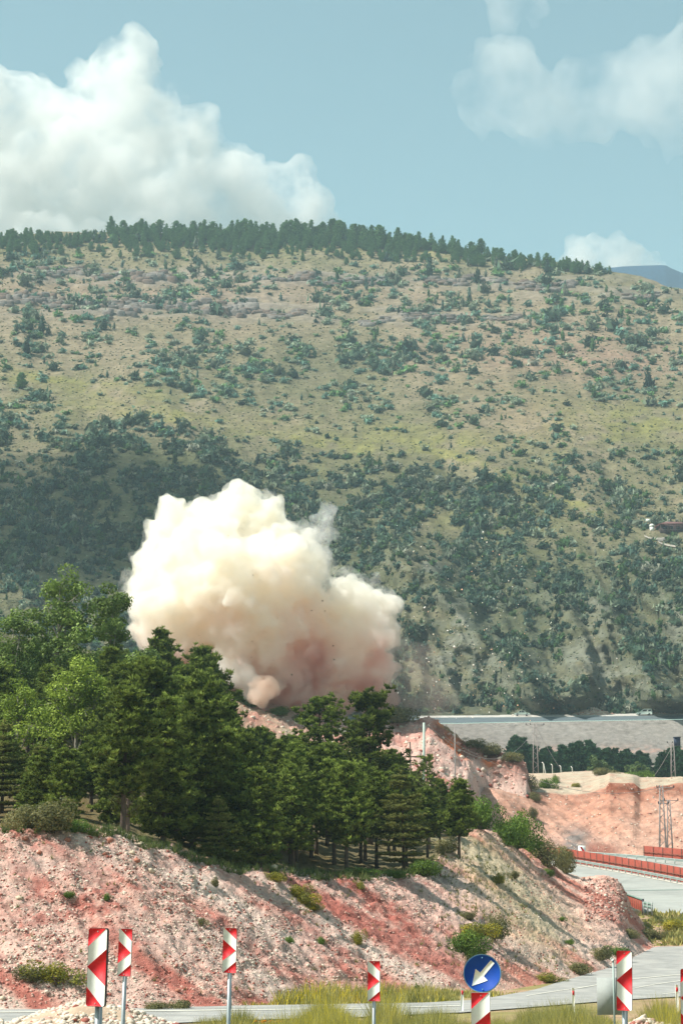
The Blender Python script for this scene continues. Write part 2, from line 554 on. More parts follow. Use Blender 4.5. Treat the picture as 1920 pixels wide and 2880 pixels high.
# ---- near hillside / bank
xs = np.concatenate([np.linspace(-700, -60, 65), np.linspace(-50, 1855, 432)])
rows = hs_rows(xs)
sub = [4, 90, 20, 5, 24, 22, 30, 8, 10, 6, 10, 8]
Ys, Zs, Tm = [], [], []
for k, ((Ya, za), (Yb, zb)) in enumerate(zip(rows[:-1], rows[1:])):
    for j in range(sub[k]):
        t = j / sub[k]
        Ys.append(Ya + (Yb - Ya) * t); Zs.append(za + (zb - za) * t)
        Tm.append(np.full_like(xs, {0: 0.3, 1: 0.35 + 0.65 * min(1, t * 6), 2: 1.0, 3: 0.9, 4: 0.6, 5: 0.8, 6: 1.6, 7: 1.6, 8: 1.5, 9: 1.3, 10: 1, 11: 1}[k]))
Ys.append(rows[-1][0]); Zs.append(rows[-1][1]); Tm.append(np.ones_like(xs))
Ys = np.array(Ys); Zs = np.array(Zs); Tm = np.array(Tm)
XX = np.broadcast_to(xs, Ys.shape)
hp = Q(XX, Ys, Zs)
px_, py_ = proj(hp)
nz = hs_noise(hp, Tm)
fade = np.where(Ys < rows[1][0][None, :] + 1.0, 0.3, 1.0) * (1 - 0.5 * sstep(1745, 1800, XX))
hp[..., 2] += nz * fade * 0.75
hp[..., 1] -= nz * fade * 0.5
# quarry relief at the blasted ridge
far = sstep(225, 300, Ys) * (1 - sstep(1500, 1560, XX))
rk = fbm(hp * 0.10, 4, 77) * 2.2 + fbm(hp * 0.35, 3, 78, True) * 0.9
hp[..., 2] += far * rk * (1 - 0.75 * np.exp(-((Ys - 330) / 14) ** 2)) * sstep(340, 325, Ys) if False else far * rk * (0.45 + .8 * sstep(1210, 1250, XX) * sstep(322, 326, Ys) * sstep(333, 328, Ys))
colb = bank_col(hp, px_, py_)
# vegetated plateau behind the crest
gcol = lin(118, 122, 70) * 0.8 + lin(60, 40, 20) * 0
v = sstep(2.0, 9, Ys - rows[3][0][None, :]) * (1 - sstep(225, 262, Ys))
gn = fbm(hp * 0.5, 3, 12)[..., None]
colb = colb * (1 - v[..., None] * .9) + (gcol * (0.9 + .4 * gn) + lin(190, 150, 120) * 0.15) * v[..., None] * .9
# green-grey grassy shoulder on the right
gsh = np.exp(-((px_ - 1330 - (py_ - 2400) * 0.75) / 75) ** 2) * sstep(2330, 2370, py_) * sstep(2760, 2600, py_)
gsh2 = np.exp(-((px_ - 1480 - (py_ - 2500) * 1.2) / 60) ** 2) * sstep(2360, 2420, py_) * sstep(2700, 2560, py_) * .6
gsh = np.clip((gsh + gsh2) * (1.0 + 1.2 * gn[..., 0]), 0, .9)[..., None] * (Ys < 215)[..., None]
colb = colb * (1 - gsh * .75) + lin(200, 192, 152, .76) * gsh * .75
# quarry colours beyond
q1 = lin(230, 196, 182, .74); q2 = lin(212, 148, 134, .66); q3 = lin(204, 118, 80, .72); q4 = lin(158, 150, 110)
qa = fbm(hp * (0.05, 0.05, 0.12), 4, 91)[..., None]; qb = fbm(hp * 0.4, 3, 92)[..., None]
cq = q2 + (q1 - q2) * np.clip(0.45 + 1.3 * qa + 0.7 * qb, 0, 1)
# brown-red rock face running down to the right, sandy crest
face = sstep(1205, 1235, px_) * sstep(c_cry(px_) - 2, c_cry(px_) + 6, py_) * sstep(c_fb(px_) + 8, c_fb(px_) - 8, py_) * sstep(250, 300, Ys) * (px_ < 1500)
face = np.clip(face * (0.85 + 1.0 * qb[..., 0]), 0, 1)[..., None]
cq = cq * (1 - face) + (q3 * np.clip(0.85 + 2.2 * qb, .25, 1.6)) * face
top = sstep(1225, 1260, px_) * sstep(2046 + (px_ - 1200) * 0.45, 2030 + (px_ - 1200) * 0.45, py_)
cq = cq * (1 - top[..., None] * .8) + q4 * top[..., None] * .8
mid = (sstep(420, 620, px_) * sstep(930, 800, px_) * 0.6 * (0.7 + qb[..., 0]))
mid = np.clip(mid, 0, 1)[..., None]
cq = cq * (1 - mid) + lin(188, 182, 150) * mid
lf_ = (sstep(560, 430, px_) * .92)[..., None]
cq = cq * (1 - lf_) + lin(96, 108, 70) * lf_
fm = sstep(228, 255, Ys)[..., None]
colb = colb * (1 - fm) + cq * fm
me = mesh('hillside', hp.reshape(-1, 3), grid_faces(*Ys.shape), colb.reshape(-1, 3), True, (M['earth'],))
tag(link('hillside', me), 'red and cream cut bank rising to the wooded hillside', kind='structure')

# ---- red cutting and terrace to the right
c_lip = curve([(1200, 2215), (1380, 2205), (1430, 2212), (1480, 2228), (1540, 2232), (1600, 2236), (1660, 2232), (1700, 2220), (1712, 2204), (1780, 2206), (1800, 2222), (1850, 2210), (1920, 2205), (2500, 2190)])
c_back = curve([(1200, 2176), (1340, 2176), (1400, 2178), (1500, 2176), (1550, 2176), (1600, 2172), (1650, 2170), (1700, 2170), (1750, 2176), (1850, 2188), (1920, 2190), (2500, 2200)])
xs2 = np.linspace(1200, 2500, 330)
o = np.ones_like(xs2)
lipz = zpx(c_lip(xs2) + 5 * fbm(xy(xs2 * .022, xs2 * 0), 3, 117), 326 * o)
nose = 12 * sstep(1560, 1400, xs2)
r2 = [(298 * o - nose, G(298) * o - 1.0), (304 * o - nose, G(302) * o + 0.4), (323 * o - nose * .5, lipz - 1.6), (326 * o, lipz), (345 * o, (lipz * .6 + zpx(c_back(xs2), 400 * o) * .4)), (400 * o, zpx(c_back(xs2), 400 * o)), (412 * o, zpx(c_back(xs2), 400 * o) - 2), (440 * o, 27 * o)]
sub2 = [4, 46, 8, 12, 20, 4, 6]
Y2, Z2, T2 = [], [], []
for k, ((Ya, za), (Yb, zb)) in enumerate(zip(r2[:-1], r2[1:])):
    for j in range(sub2[k]):
        t = j / sub2[k]
        Y2.append(Ya + (Yb - Ya) * t); Z2.append(za + (zb - za) * t)
        T2.append(np.full_like(xs2, {0: 0.2, 1: min(1, .2 + t * 3), 2: 1, 3: .5, 4: .4, 5: .4, 6: .3}[k]))
Y2 = np.array(Y2); Z2 = np.array(Z2); T2 = np.array(T2)
X2 = np.broadcast_to(xs2, Y2.shape)
p2 = Q(X2, Y2, Z2)
x2, y2 = proj(p2)
nn = 0.6 * fbm(p2 * (0.12, 0.12, 0.06), 3, 111) + 0.6 * fbm(xy(p2[..., 0] * 0.5 + p2[..., 2] * 0.5, p2[..., 2] * 0.08), 3, 113, True) + 0.35 * fbm(p2 * 0.8, 2, 114)
p2[..., 1] -= nn * T2 * 1.3
p2[..., 2] += nn * T2 * 0.3
qa = fbm(p2 * 0.08, 4, 121)[..., None]; qb = fbm(p2 * 0.6, 3, 122)[..., None]
orange = lin(218, 164, 140, .68); pinkr = lin(228, 186, 166, .72); dark = lin(168, 100, 76, .55); grass_ = lin(196, 192, 148, .66)
c2 = orange + (pinkr - orange) * np.clip(.4 + 1.2 * qa + .5 * qb, 0, 1)
rr = np.clip(sstep(.1, .6, -qa[..., 0] + .5 * qb[..., 0]) * .55, 0, 1)[..., None]
c2 = c2 * (1 - rr) + dark * rr
lipd = sstep(c_lip(x2) + 48, c_lip(x2) + 12, y2) * sstep(c_lip(x2) - 2, c_lip(x2) + 4, y2) * np.clip(sstep(1690, 1725, x2) * sstep(1830, 1790, x2) + .35 * sstep(1560, 1600, x2) * sstep(1690, 1650, x2) + .4 * sstep(1840, 1880, x2), 0, 1)
lipd = np.clip(lipd * (.9 + .9 * qb[..., 0]), 0, 1)[..., None]
c2 = c2 * (1 - lipd) + dark * .9 * lipd
gy_ = np.exp(-((x2 - 1615) / 42) ** 2 - ((y2 - 2370) / 32) ** 2)[..., None] * np.clip(1 + qb, 0, 1.3)
gy_ = np.clip(gy_ * 1.3, 0, 1)
c2 = c2 * (1 - gy_) + lin(165, 155, 150) * gy_
rd = (sstep(1640, 1660, x2) * sstep(1760, 1700, x2) * sstep(2360, 2390, y2))[..., None]
c2 = c2 * (1 - rd * .7) + lin(160, 85, 72) * rd * .7
tr = (Y2 > 327)[..., None] * sstep(1400, 1520, x2)[..., None] * np.clip(.8 + .8 * qb, 0, 1)
c2 = c2 * (1 - tr) + lin(214, 200, 176, .66) * tr
snd = ((Y2 > 327) * sstep(1540, 1440, x2))[..., None]
c2 = c2 * (1 - snd) + lin(236, 206, 178, .74) * snd
me = mesh('cutting', p2.reshape(-1, 3), grid_faces(*Y2.shape), c2.reshape(-1, 3), True, (M['farearth'],))
tag(link('slope', me), 'salmon red road cutting with a pale grassy terrace on top', kind='structure')

# ---- far embankment and dark road
xs3 = np.linspace(700, 2600, 260)
c_eb = curve([(700, 2038), (1180, 2035), (1300, 2034), (1540, 2029), (1920, 2023), (2600, 2012)])
c_et = curve([(700, 2020), (1180, 2019), (1540, 2017), (1920, 2012), (2600, 2002)])
o = np.ones_like(xs3)
# embankment face
def sheet(rows, subs):
    A, B = [], []
    for k, (p, q) in enumerate(zip(rows[:-1], rows[1:])):
        for j in range(subs[k]):
            t = j / subs[k]
            A.append(p[0] + (q[0] - p[0]) * t); B.append(p[1] + (q[1] - p[1]) * t)
    A.append(rows[-1][0]); B.append(rows[-1][1])
    return np.array(A), np.array(B)
ebz = zpx(c_eb(xs3), 600 * o)
Y3, Z3 = sheet([(540 * o, 36 * o), (562 * o, zpx(2150, 562) * o), (572 * o, zpx(2128, 572) * o), (580 * o, zpx(2112, 580) * o + .3), (600 * o, ebz - .15), (601 * o, ebz - .6)], [4, 8, 6, 30, 1])
p3 = Q(np.broadcast_to(xs3, Y3.shape), Y3, Z3)
x3, y3 = proj(p3)
n3 = fbm(p3 * .06, 4, 131); n4 = fbm(p3 * .7, 3, 132)
p3[..., 1] -= (1.0 * n3 + .5 * n4) * (Y3 < 598)
c3 = lin(176, 170, 162) + (lin(158, 150, 143) - lin(176, 170, 162)) * np.clip(.5 + n3[..., None], 0, 1)
st = np.exp(-((y3 - 2112) / 12) ** 2)[..., None] * np.clip(.3 + 2.2 * n4[..., None], 0, 1)
c3 = c3 * (1 - st) + lin(205, 170, 155) * st
lw = sstep(2116, 2128, y3)[..., None]
c3 = c3 * (1 - lw) + lin(150, 146, 136) * lw
me = mesh('embankment', p3.reshape(-1, 3), grid_faces(*Y3.shape), c3.reshape(-1, 3), True, (M['farearth'],))
tag(link('embankment', me), 'grey gravel embankment below the far road', kind='structure')
etz = zpx(c_et(xs3), 612 * o)
Y4, Z4 = sheet([(600 * o, ebz), (612 * o, etz)], [4])
tag(link('road', mesh('far_road', Q(np.broadcast_to(xs3, Y4.shape), Y4, Z4).reshape(-1, 3), grid_faces(*Y4.shape), None, True, (M['dasphalt'],))), 'dark far road along the foot of the hill', kind='structure')
shz = zpx(c_et(xs3) - 7, 620 * o)
Y5, Z5 = sheet([(612 * o, etz - .02), (613 * o, etz + .25), (620 * o, shz), (660 * o, shz + 2)], [1, 4, 6])
tag(link('verge', mesh('far_verge', Q(np.broadcast_to(xs3, Y5.shape), Y5, Z5).reshape(-1, 3), grid_faces(*Y5.shape), None, True, (M['gravel'],))), 'pale gravel verge behind the far road', kind='structure')

# ---- the big hill
c_ridge = curve([(-1200, 800), (-600, 720), (-300, 690), (0, 660), (200, 650), (400, 652), (900, 664), (1200, 690), (1400, 716), (1600, 744), (1750, 768), (1850, 792), (1920, 814), (2100, 850), (2600, 960), (3200, 1100)])
_hy = [500, 700, 1000, 1200, 1400, 1600, 1700, 1850, 2014]
_hY = [1460, 1330, 1100, 970, 870, 770, 725, 672, 618]


def hill_Y(x, y):
    x = np.asarray(x, float); y = np.asarray(y, float)
    Y = np.interp(y, _hy, _hY)
    big = fbm(xy(x * 0.0021 + 3, y * 0.0026), 3, 201)
    g1 = fbm(xy((x * 0.8 - y * 0.55) * 0.0060, (x * .5 + y * .8) * 0.0026), 4, 205, True)
    g2 = fbm(xy((x * 0.9 - y * 0.35) * 0.016, (x * .3 + y * .9) * 0.007), 3, 209, True)
    low = sstep(1300, 1750, y)
    strat = fbm(xy(x * 0.006, y * 0.05), 3, 219)
    edge = sstep(0, 60, y - c_ridge(x)) * sstep(2014, 1960, y)
    Y = Y + edge * (-big * 26 - g1 * (6 + 20 * low) - g2 * (2.5 + 7 * low) + strat * 3.0 * sstep(1150, 900, y)) - 1.5 * spur(x, y)[0] * sstep(2014, 1950, y)
    return Y


SPURS = [([(1120, 1560), (1190, 1600), (1300, 1740), (1420, 1870), (1540, 1995)], 90, 17), ([(1480, 1600), (1600, 1700), (1650, 1800), (1610, 1900), (1590, 2000)], 85, 15), ([(1680, 1700), (1760, 1800), (1830, 1900), (1900, 2000)], 70, 13), ([(1850, 1640), (1960, 1800), (2060, 1980)], 90, 14), ([(1290, 1290), (1420, 1360), (1580, 1430), (1700, 1470)], 60, 8), ([(950, 1560), (1010, 1700), (1050, 1850), (1090, 2000)], 70, 10)]


def spur(x, y):
    """(relief, side) of the spurs on the lower slope: side > 0 right of the crest"""
    x = np.asarray(x, float); y = np.asarray(y, float)
    wob = 14 * vnoise(xy(x * .012, y * .012), 311)
    R_ = np.zeros(np.broadcast(x, y).shape); S_ = np.zeros_like(R_)
    for pts, wd, am in SPURS:
        best = np.full(R_.shape, 1e9); sg = np.zeros_like(R_)
        for (ax, ay), (bx_, by_) in zip(pts[:-1], pts[1:]):
            L2 = (bx_ - ax) ** 2 + (by_ - ay) ** 2
            t = np.clip(((x - ax) * (bx_ - ax) + (y - ay) * (by_ - ay)) / L2, 0, 1)
            dx, dy = x - ax - t * (bx_ - ax), y - ay - t * (by_ - ay)
            dd = np.hypot(dx, dy); cr_ = ((bx_ - ax) * dy - (by_ - ay) * dx) / math.sqrt(L2)
            m = dd < best
            best = np.where(m, dd, best); sg = np.where(m, -np.sign(cr_), sg)
        e = np.clip(1 - (best + wob) / wd, 0, 1)
        R_ = np.maximum(R_, am * e); S_ = S_ + sg * e * (e < .97)
    return R_, S_


def hill(x, y):
    return P(x, y, hill_Y(x, y))


def gauss(x, y, lst):
    r = 0
    for cx, cyy, sx, sy, k, *sl in lst:
        s = sl[0] if sl else 0
        r = r + k * np.exp(-((x - cx) / sx) ** 2 - ((y - cyy - s * (x - cx)) / sy) ** 2)
    return r


YEL = [(150, 1070, 200, 22, .8, .12), (500, 1170, 260, 22, .8, .06), (900, 1240, 260, 18, .9, .12), (330, 1120, 200, 40, .35), (1250, 1240, 200, 30, .5, .1), (1480, 1370, 200, 10, 1.0, .38), (1330, 1300, 130, 12, 1.1, .3), (1700, 1180, 220, 60, .55), (1800, 1200, 150, 40, .7), (1650, 1430, 120, 20, .6, .3), (1350, 1460, 300, 60, .4), (1100, 1240, 300, 60, .3), (1500, 1560, 260, 60, .35), (900, 1330, 150, 30, .3, .2), (1000, 700, 900, 25, .5, .03), (60, 720, 300, 30, .2)]
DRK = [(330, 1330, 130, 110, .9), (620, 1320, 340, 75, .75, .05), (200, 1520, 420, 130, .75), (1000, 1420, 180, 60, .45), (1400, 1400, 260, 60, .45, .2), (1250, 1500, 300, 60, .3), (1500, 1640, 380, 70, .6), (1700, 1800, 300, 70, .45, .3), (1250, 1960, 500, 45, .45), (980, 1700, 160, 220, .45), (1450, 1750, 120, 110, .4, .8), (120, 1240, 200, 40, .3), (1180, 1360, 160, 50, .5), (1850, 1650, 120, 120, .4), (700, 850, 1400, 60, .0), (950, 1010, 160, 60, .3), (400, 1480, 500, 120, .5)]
nxh, nyh = 640, 430
hxs = np.linspace(-1100, 3000, nxh)
tt = np.linspace(0, 1, nyh)
HXX, TT = np.meshgrid(hxs, tt)
HY = 2016 + (c_ridge(HXX) - 2016) * TT
hpt = hill(HXX, HY)
back = []
for dY, dz in ((25, 0.0), (80, -6), (200, -40), (500, -160)):
    b = hpt[-1].copy(); b[:, 1] += dY; b[:, 0] *= (b[:, 1]) / (b[:, 1] - dY); b[:, 2] += dz
    back.append(b)
hpt = np.concatenate([hpt, np.array(back)], 0)
HYx = np.concatenate([HY, np.repeat(HY[-1:], 4, 0)], 0)
HXx = np.concatenate([HXX, np.repeat(HXX[-1:], 4, 0)], 0)
rel = fbm(hpt * 0.035, 4, 231) * 1.6 + fbm(hpt * .15, 2, 232) * .6
strat = fbm(xy(HXx * 0.008, HYx * 0.085), 3, 240)
led = gauss(HXx, HYx, [(500, 780, 600, 22, 1), (400, 865, 560, 34, 1), (1350, 795, 420, 18, .9), (1150, 895, 300, 22, .7), (1700, 830, 260, 18, .6)])
hpt[..., 2] += rel + strat * (.8 + 4.0 * led)
a1 = fbm(xy(HXx * .006, HYx * .01), 4, 251)[..., None]; a2 = fbm(xy(HXx * .03, HYx * .06), 3, 252)[..., None]
tan_ = lin(196, 180, 148); olive = lin(162, 157, 118); yel = lin(190, 186, 112); pale = lin(200, 188, 176); greyer = lin(146, 150, 132); pinkish = lin(206, 176, 150)
ch = tan_ * 1.0 + (olive - tan_) * np.clip(.42 + 1.1 * a1 + .6 * a2 + .35 * sstep(1050, 1500, HYx)[..., None], 0, 1)
m = np.clip(gauss(HXx, HYx, [(1500, 980, 330, 110, .7), (1800, 1020, 200, 60, .6), (900, 820, 500, 40, .4), (150, 820, 300, 60, .5), (1480, 1180, 140, 50, .5), (560, 900, 500, 100, .3)])[..., None] * (1 + a2), 0, 1)
ch = ch * (1 - m) + pinkish * m
m = np.clip(gauss(HXx, HYx, YEL)[..., None] * (.62 + 1.1 * a2), 0, .8)
ch = ch * (1 - m) + yel * m
m = np.clip(led[..., None] * np.clip(.5 + 2.0 * strat[..., None], 0, 1) * .9, 0, 1)
ch = ch * (1 - m) + pale * m
m = (sstep(1560, 1720, HYx) * sstep(1120, 1250, HXx))[..., None] * np.clip(.55 + 1.6 * a2 + .8 * a1, 0, 1)
ch = ch * (1 - m) + greyer * m
scar = gauss(HXx, HYx, [(1290, 1720, 22, 60, .9, 0), (1260, 1820, 40, 60, .7), (1680, 1760, 30, 110, .9), (1640, 1830, 45, 60, .8), (1330, 1920, 120, 60, .4), (1760, 1900, 120, 70, .5), (1240, 1600, 60, 14, .7, .2), (1620, 1700, 120, 25, .5), (1900, 1760, 40, 60, .6), (1220, 1590, 50, 16, .6), (1390, 1700, 20, 50, .7)])
m = np.clip(scar[..., None] * (.8 + 1.6 * a2), 0, .95)
ch = ch * (1 - m) + lin(206, 202, 188, .68) * m
spR, spS = spur(HXx, HYx)
lf = (np.clip(-spS, 0, 1) * sstep(1500, 1600, HYx))[..., None] * np.clip(.6 + 1.2 * a2, 0, 1)
ch = ch * (1 - lf * .9) + lin(198, 196, 180, .66) * lf * .9  # bare grey soil on left flanks, their sunlit look put into the colour
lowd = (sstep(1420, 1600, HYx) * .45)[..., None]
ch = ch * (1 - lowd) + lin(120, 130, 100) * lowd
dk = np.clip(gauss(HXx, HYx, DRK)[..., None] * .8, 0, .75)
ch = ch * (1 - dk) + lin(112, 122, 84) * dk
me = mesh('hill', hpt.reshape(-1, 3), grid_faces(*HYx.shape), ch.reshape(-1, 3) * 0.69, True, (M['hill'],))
tag(link('hill', me), 'long dry scrub covered hill behind the quarry', kind='structure')

# ---- far mountain, the blue of the haze put into its colour
xs5 = np.linspace(1300, 3000, 120)
c_m = curve([(1300, 790), (1600, 762), (1720, 752), (1760, 748), (1850, 745), (1870, 745), (1885, 753), (1920, 768), (2200, 800), (3000, 900)])
o = np.ones_like(xs5)
mz = zpx(c_m(xs5), 3100 * o)
Ym, Zm = sheet([(2300 * o, 300 * o), (2700 * o, mz * .6), (3100 * o, mz), (3150 * o, mz - 10), (3400 * o, mz - 300)], [8, 14, 2, 4])
pm = Q(np.broadcast_to(xs5, Ym.shape), Ym, Zm)
pm[..., 2] += fbm(pm * .006, 4, 260) * 18 * (1 - np.exp(-((Ym - 3100) / 60) ** 2))
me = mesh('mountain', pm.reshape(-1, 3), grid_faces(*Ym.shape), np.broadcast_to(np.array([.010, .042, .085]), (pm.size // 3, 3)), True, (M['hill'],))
tag(link('mountain', me), 'distant blue mountain behind the right end of the ridge', kind='structure')

# ------------------------------------------------------------------ ray helpers
from mathutils.bvhtree import BVHTree


def bvh_of(name):
    me_ = bpy.data.objects[name].data
    n = len(me_.vertices)
    co = np.empty(n * 3, np.float32); me_.vertices.foreach_get('co', co)
    f = np.empty(len(me_.loops), np.int32); me_.loops.foreach_get('vertex_index', f)
    return BVHTree.FromPolygons([tuple(v) for v in co.reshape(-1, 3).tolist()], f.reshape(-1, 4).tolist())

B_near, B_hill, B_cut, B_gnd = bvh_of('hillside'), bvh_of('hill'), bvh_of('slope'), bvh_of('ground')
CO = Vector((0, 0, CAMH))


def hit(b, x, y):
    d = Vector(P(x, y, 100.0)) - CO
    r = b.ray_cast(CO, d.normalized())
    return None if r[0] is None else np.array(r[0])


def drop(b, p, up=400):
    r = b.ray_cast(Vector((p[0], p[1], p[2] + up)), Vector((0, 0, -1)))
    return None if r[0] is None else np.array(r[0])


# ------------------------------------------------------------------ foliage prototypes
def tuft(n, L, wd, up, g):
    """fan of n slim needles (triangles)"""
    V, F = [], []
    for i in range(n):
        d = g.normal(size=3); d[2] = abs(d[2]) * up + 0.15
        d /= np.linalg.norm(d)
        s = np.cross(d, g.normal(size=3)); s /= np.linalg.norm(s)
        l = L * (0.65 + 0.5 * g.random())
        V += [s * wd, -s * wd, d * l]
        F.append((3 * i, 3 * i + 1, 3 * i + 2))
    return np.array(V), np.array(F)


def pine_proto(seed, H, rad, cs=0.25, gap=0.0, tiers=None, cols=None, nt=1.0, droop=0.0, whorls=None, conic=0.8, tl=0.30, tw=0.060, needles=10):
    """a conifer H tall: returns (crown mesh arrays, trunk MB)"""
    g = np.random.default_rng(seed)
    tr = MB()
    lean = g.normal(size=2) * 0.02 * H
    def axis(z): t = z / H; return np.array([lean[0] * t * t, lean[1] * t * t, z])
    r0 = 0.016 * H + 0.03
    tr.tube([axis(H * t) for t in (0, .1, .3, .5, .7, .85, .97)], [r0 * 1.25, r0, r0 * .8, r0 * .62, r0 * .42, r0 * .25, .02], 7)
    pos, sc_, cl = [], [], []
    cA, cB = cols
    nl = tiers or whorls or int(H * 1.9)
    for k in range(nl):
        t = (k + g.random() * .6) / nl
        z = H * (cs + (1 - cs) * t * 0.98)
        prof = (1 - t) ** conic * (0.55 + 0.45 * min(1, t * 5)) + 0.10
        nb = 6 if tiers is None else 8
        for b in range(nb):
            if g.random() < gap: continue
            a = 2 * math.pi * (b + g.random()) / nb + k * 1.3
            L = rad * prof * (0.65 + 0.55 * g.random())
            rise = 0.25 + .45 * t - droop
            d = np.array([math.cos(a), math.sin(a), 0])
            b0 = axis(z)
            b1 = b0 + d * L * .55 + (0, 0, L * .55 * rise * .5)
            b2 = b0 + d * L + (0, 0, L * rise)
            if L > .5: tr.tube([b0, b1, b2], [max(.02, .012 * H * (1 - t) * .45 + .015), .02, .01], 4, cap=False)
            n = max(2, int(L * (3.4 if tiers is None else 8) * nt))
            shade = g.random()
            for j in range(n):
                s = 0.30 + 0.75 * (j + g.random()) / n
                p = b0 + (b2 - b0) * s
                p = p + (0, 0, -L * rise * .25 * math.sin(math.pi * min(1, s)))
                wdt = L * 0.36 * (1.1 - 0.6 * s)
                q = g.normal(size=3) * (wdt, wdt, wdt * (0.30 if tiers is None else 0.10))
                c0 = p + q - d * (q @ d) * .4
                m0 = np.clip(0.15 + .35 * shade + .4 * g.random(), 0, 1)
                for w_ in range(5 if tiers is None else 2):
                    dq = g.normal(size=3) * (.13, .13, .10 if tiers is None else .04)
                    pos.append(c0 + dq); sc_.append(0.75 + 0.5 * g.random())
                    m = np.clip(m0 + 2.2 * dq[2] + .12 * g.normal(), 0, 1)  # higher needles of a clump lighter: light on the tops put into colour
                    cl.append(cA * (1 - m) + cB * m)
    for j in range(int(6 * nt) + 3):
        pos.append(axis(H * (0.93 + 0.07 * g.random())) + g.normal(size=3) * .12); sc_.append(.8); cl.append(cB)  # crown tip wholly in the lit green
    protos = [tuft(needles, tl, tw, 1.0 if tiers is None else 0.5, g) for _ in range(6)]
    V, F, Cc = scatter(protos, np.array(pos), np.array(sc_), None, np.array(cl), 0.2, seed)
    return (V, F, Cc), tr


def leaf_ball(g, n, rad, size, sq=(1, 1, 1)):
    """n leaf quads on and inside a lumpy ball"""
    d = g.normal(size=(n, 3)); d /= np.linalg.norm(d, axis=1)[:, None]
    r = rad * (0.55 + 0.5 * g.random(n) ** .6)
    c = d * r[:, None] * sq
    nrm = d + g.normal(size=(n, 3)) * 0.7 + (0, 0, .4); nrm /= np.linalg.norm(nrm, axis=1)[:, None]
    a = np.cross(nrm, g.normal(size=(n, 3))); a /= np.linalg.norm(a, axis=1)[:, None]
    b = np.cross(nrm, a)
    s = size * (0.6 + 0.8 * g.random(n))[:, None]
    V = np.stack([c - a * s, c + b * s * .6, c + a * s, c - b * s * .6], 1).reshape(-1, 3)
    F = np.arange(n * 4).reshape(n, 4)
    return V, F


def broad_proto(seed, H, blobs, cols, ncl, leaf, nper, sub=.9):
    """broadleaf tree; blobs = list of (x, y, z, r) in metres"""
    g = np.random.default_rng(seed)
    tr = MB()
    tr.tube([(0, 0, 0), (.1, 0, H * .25), (0.05, .1, H * .5), (0, 0, H * .8)], [.02 * H, .016 * H, .011 * H, .03], 8)
    Vs, Fs, Cs, n = [], [], [], 0
    for (bx_, by_, bz_, br) in blobs:
        c0 = np.array([bx_, by_, bz_])
        st = np.array([0, 0, max(H * .2, bz_ - br * 1.6)])
        tr.tube([st, st + (c0 - st) * .5 + (0, 0, -.2), c0], [.011 * H * .8, .07, .04], 6)
        for k in range(max(5, int(ncl * br * br))):
            d = g.normal(size=3); d /= np.linalg.norm(d)
            c = c0 + d * br * (0.45 + .6 * g.random()) * (1, 1, .9)
            tr.tube([c0, (c0 + c) / 2 + g.normal(size=3) * .15, c], [.035, .025, .012], 4, cap=False)
            V, F = leaf_ball(g, nper, sub * (.6 + .6 * g.random()), leaf, (1, 1, .75))
            m = np.clip(g.normal() * .25 + .45, 0, 1)
            mm = np.clip(m + g.normal(size=(nper, 1)) * .2, 0, 1).repeat(4, 0)
            Vs.append(V + c); Fs.append(F + n); Cs.append(cols[0] * (1 - mm) + cols[1] * mm); n += len(V)
    return (np.concatenate(Vs), np.concatenate(Fs), np.concatenate(Cs)), tr


def plant(name, label, cat, group, loc, crown_me, trunk_me, rz=0.0, s=1.0, part='crown'):
    o = empty(name, loc, rz, s)
    tag(o, label, cat, group)
    if trunk_me is not None:
        link('trunk' if part == 'crown' else 'stem', trunk_me, o)
    link(part, crown_me, o)
    return o


def crown_mesh(name, arr, m):
    return mesh(name, arr[0], arr[1], arr[2], False, (m,))


PG_d, PG_l = np.array([.030, .056, .013]), np.array([.230, .290, .060])
CD_d, CD_l = np.array([.07, .09, .025]), np.array([.30, .31, .09])
pines = []
for k in range(7):
    cr, tr = pine_proto(300 + k, 9.0, 2.0 + .25 * (k % 3), cs=[.28, .2, .32][k % 3], cols=(PG_d, PG_l), nt=1.5, conic=[.6, .95, .75][k % 3], gap=.12)
    pines.append((crown_mesh('pine_crown', cr, M['leaf_pine']), tr.mesh('pine_trunk', M['bark'])))
tallp = []
for k in range(2):
    cr, tr = pine_proto(330 + k, 11.5, 2.5, cs=.36, cols=(PG_d, PG_l), nt=2.3, conic=.34, gap=.30, tl=.28, whorls=9)
    tallp.append((crown_mesh('pine_crown', cr, M['leaf_pine']), tr.mesh('pine_trunk', M['bark'])))
cedars = []
for k in range(3):
    cr, tr = pine_proto(340 + k, 8.0, 2.2, cs=.12, cols=(CD_d, CD_l), nt=2.2, conic=.8, tiers=13, droop=.30, gap=.10, tl=.20, tw=.035, needles=9)
    cedars.append((crown_mesh('cedar_crown', cr, M['leaf_pine']), tr.mesh('cedar_trunk', M['bark'])))
cr, tr = pine_proto(350, 9.0, 1.7, cs=.18, cols=(PG_l, np.array([.12, .13, .06])), nt=.35, conic=.5, gap=.45)
thinp = (crown_mesh('pine_crown', cr, M['leaf_pine']), tr.mesh('pine_trunk', mat('dead_bark', (.16, .12, .10), rough=.9, noise=.2)))
cr, tr = pine_proto(351, 2.4, .8, cs=.05, cols=(np.array([.06, .09, .02]), np.array([.17, .20, .05])), nt=4, conic=1.0, tl=.22, tw=.04)
youngp = (crown_mesh('fir_crown', cr, M['leaf_pine']), tr.mesh('fir_trunk', M['bark']))

c_treetop = curve([(-600, 1650), (0, 1700), (330, 1760), (370, 1725), (420, 1760), (460, 1800), (500, 1835), (560, 1825), (600, 1865), (650, 1990), (750, 2030), (830, 2055), (900, 2050), (1000, 2080), (1110, 2110), (1150, 2165), (1210, 2150), (1260, 2175), (1310, 2200), (1345, 2260), (1385, 2330), (1420, 2400)])
G_ = np.random.default_rng(99)
used = []


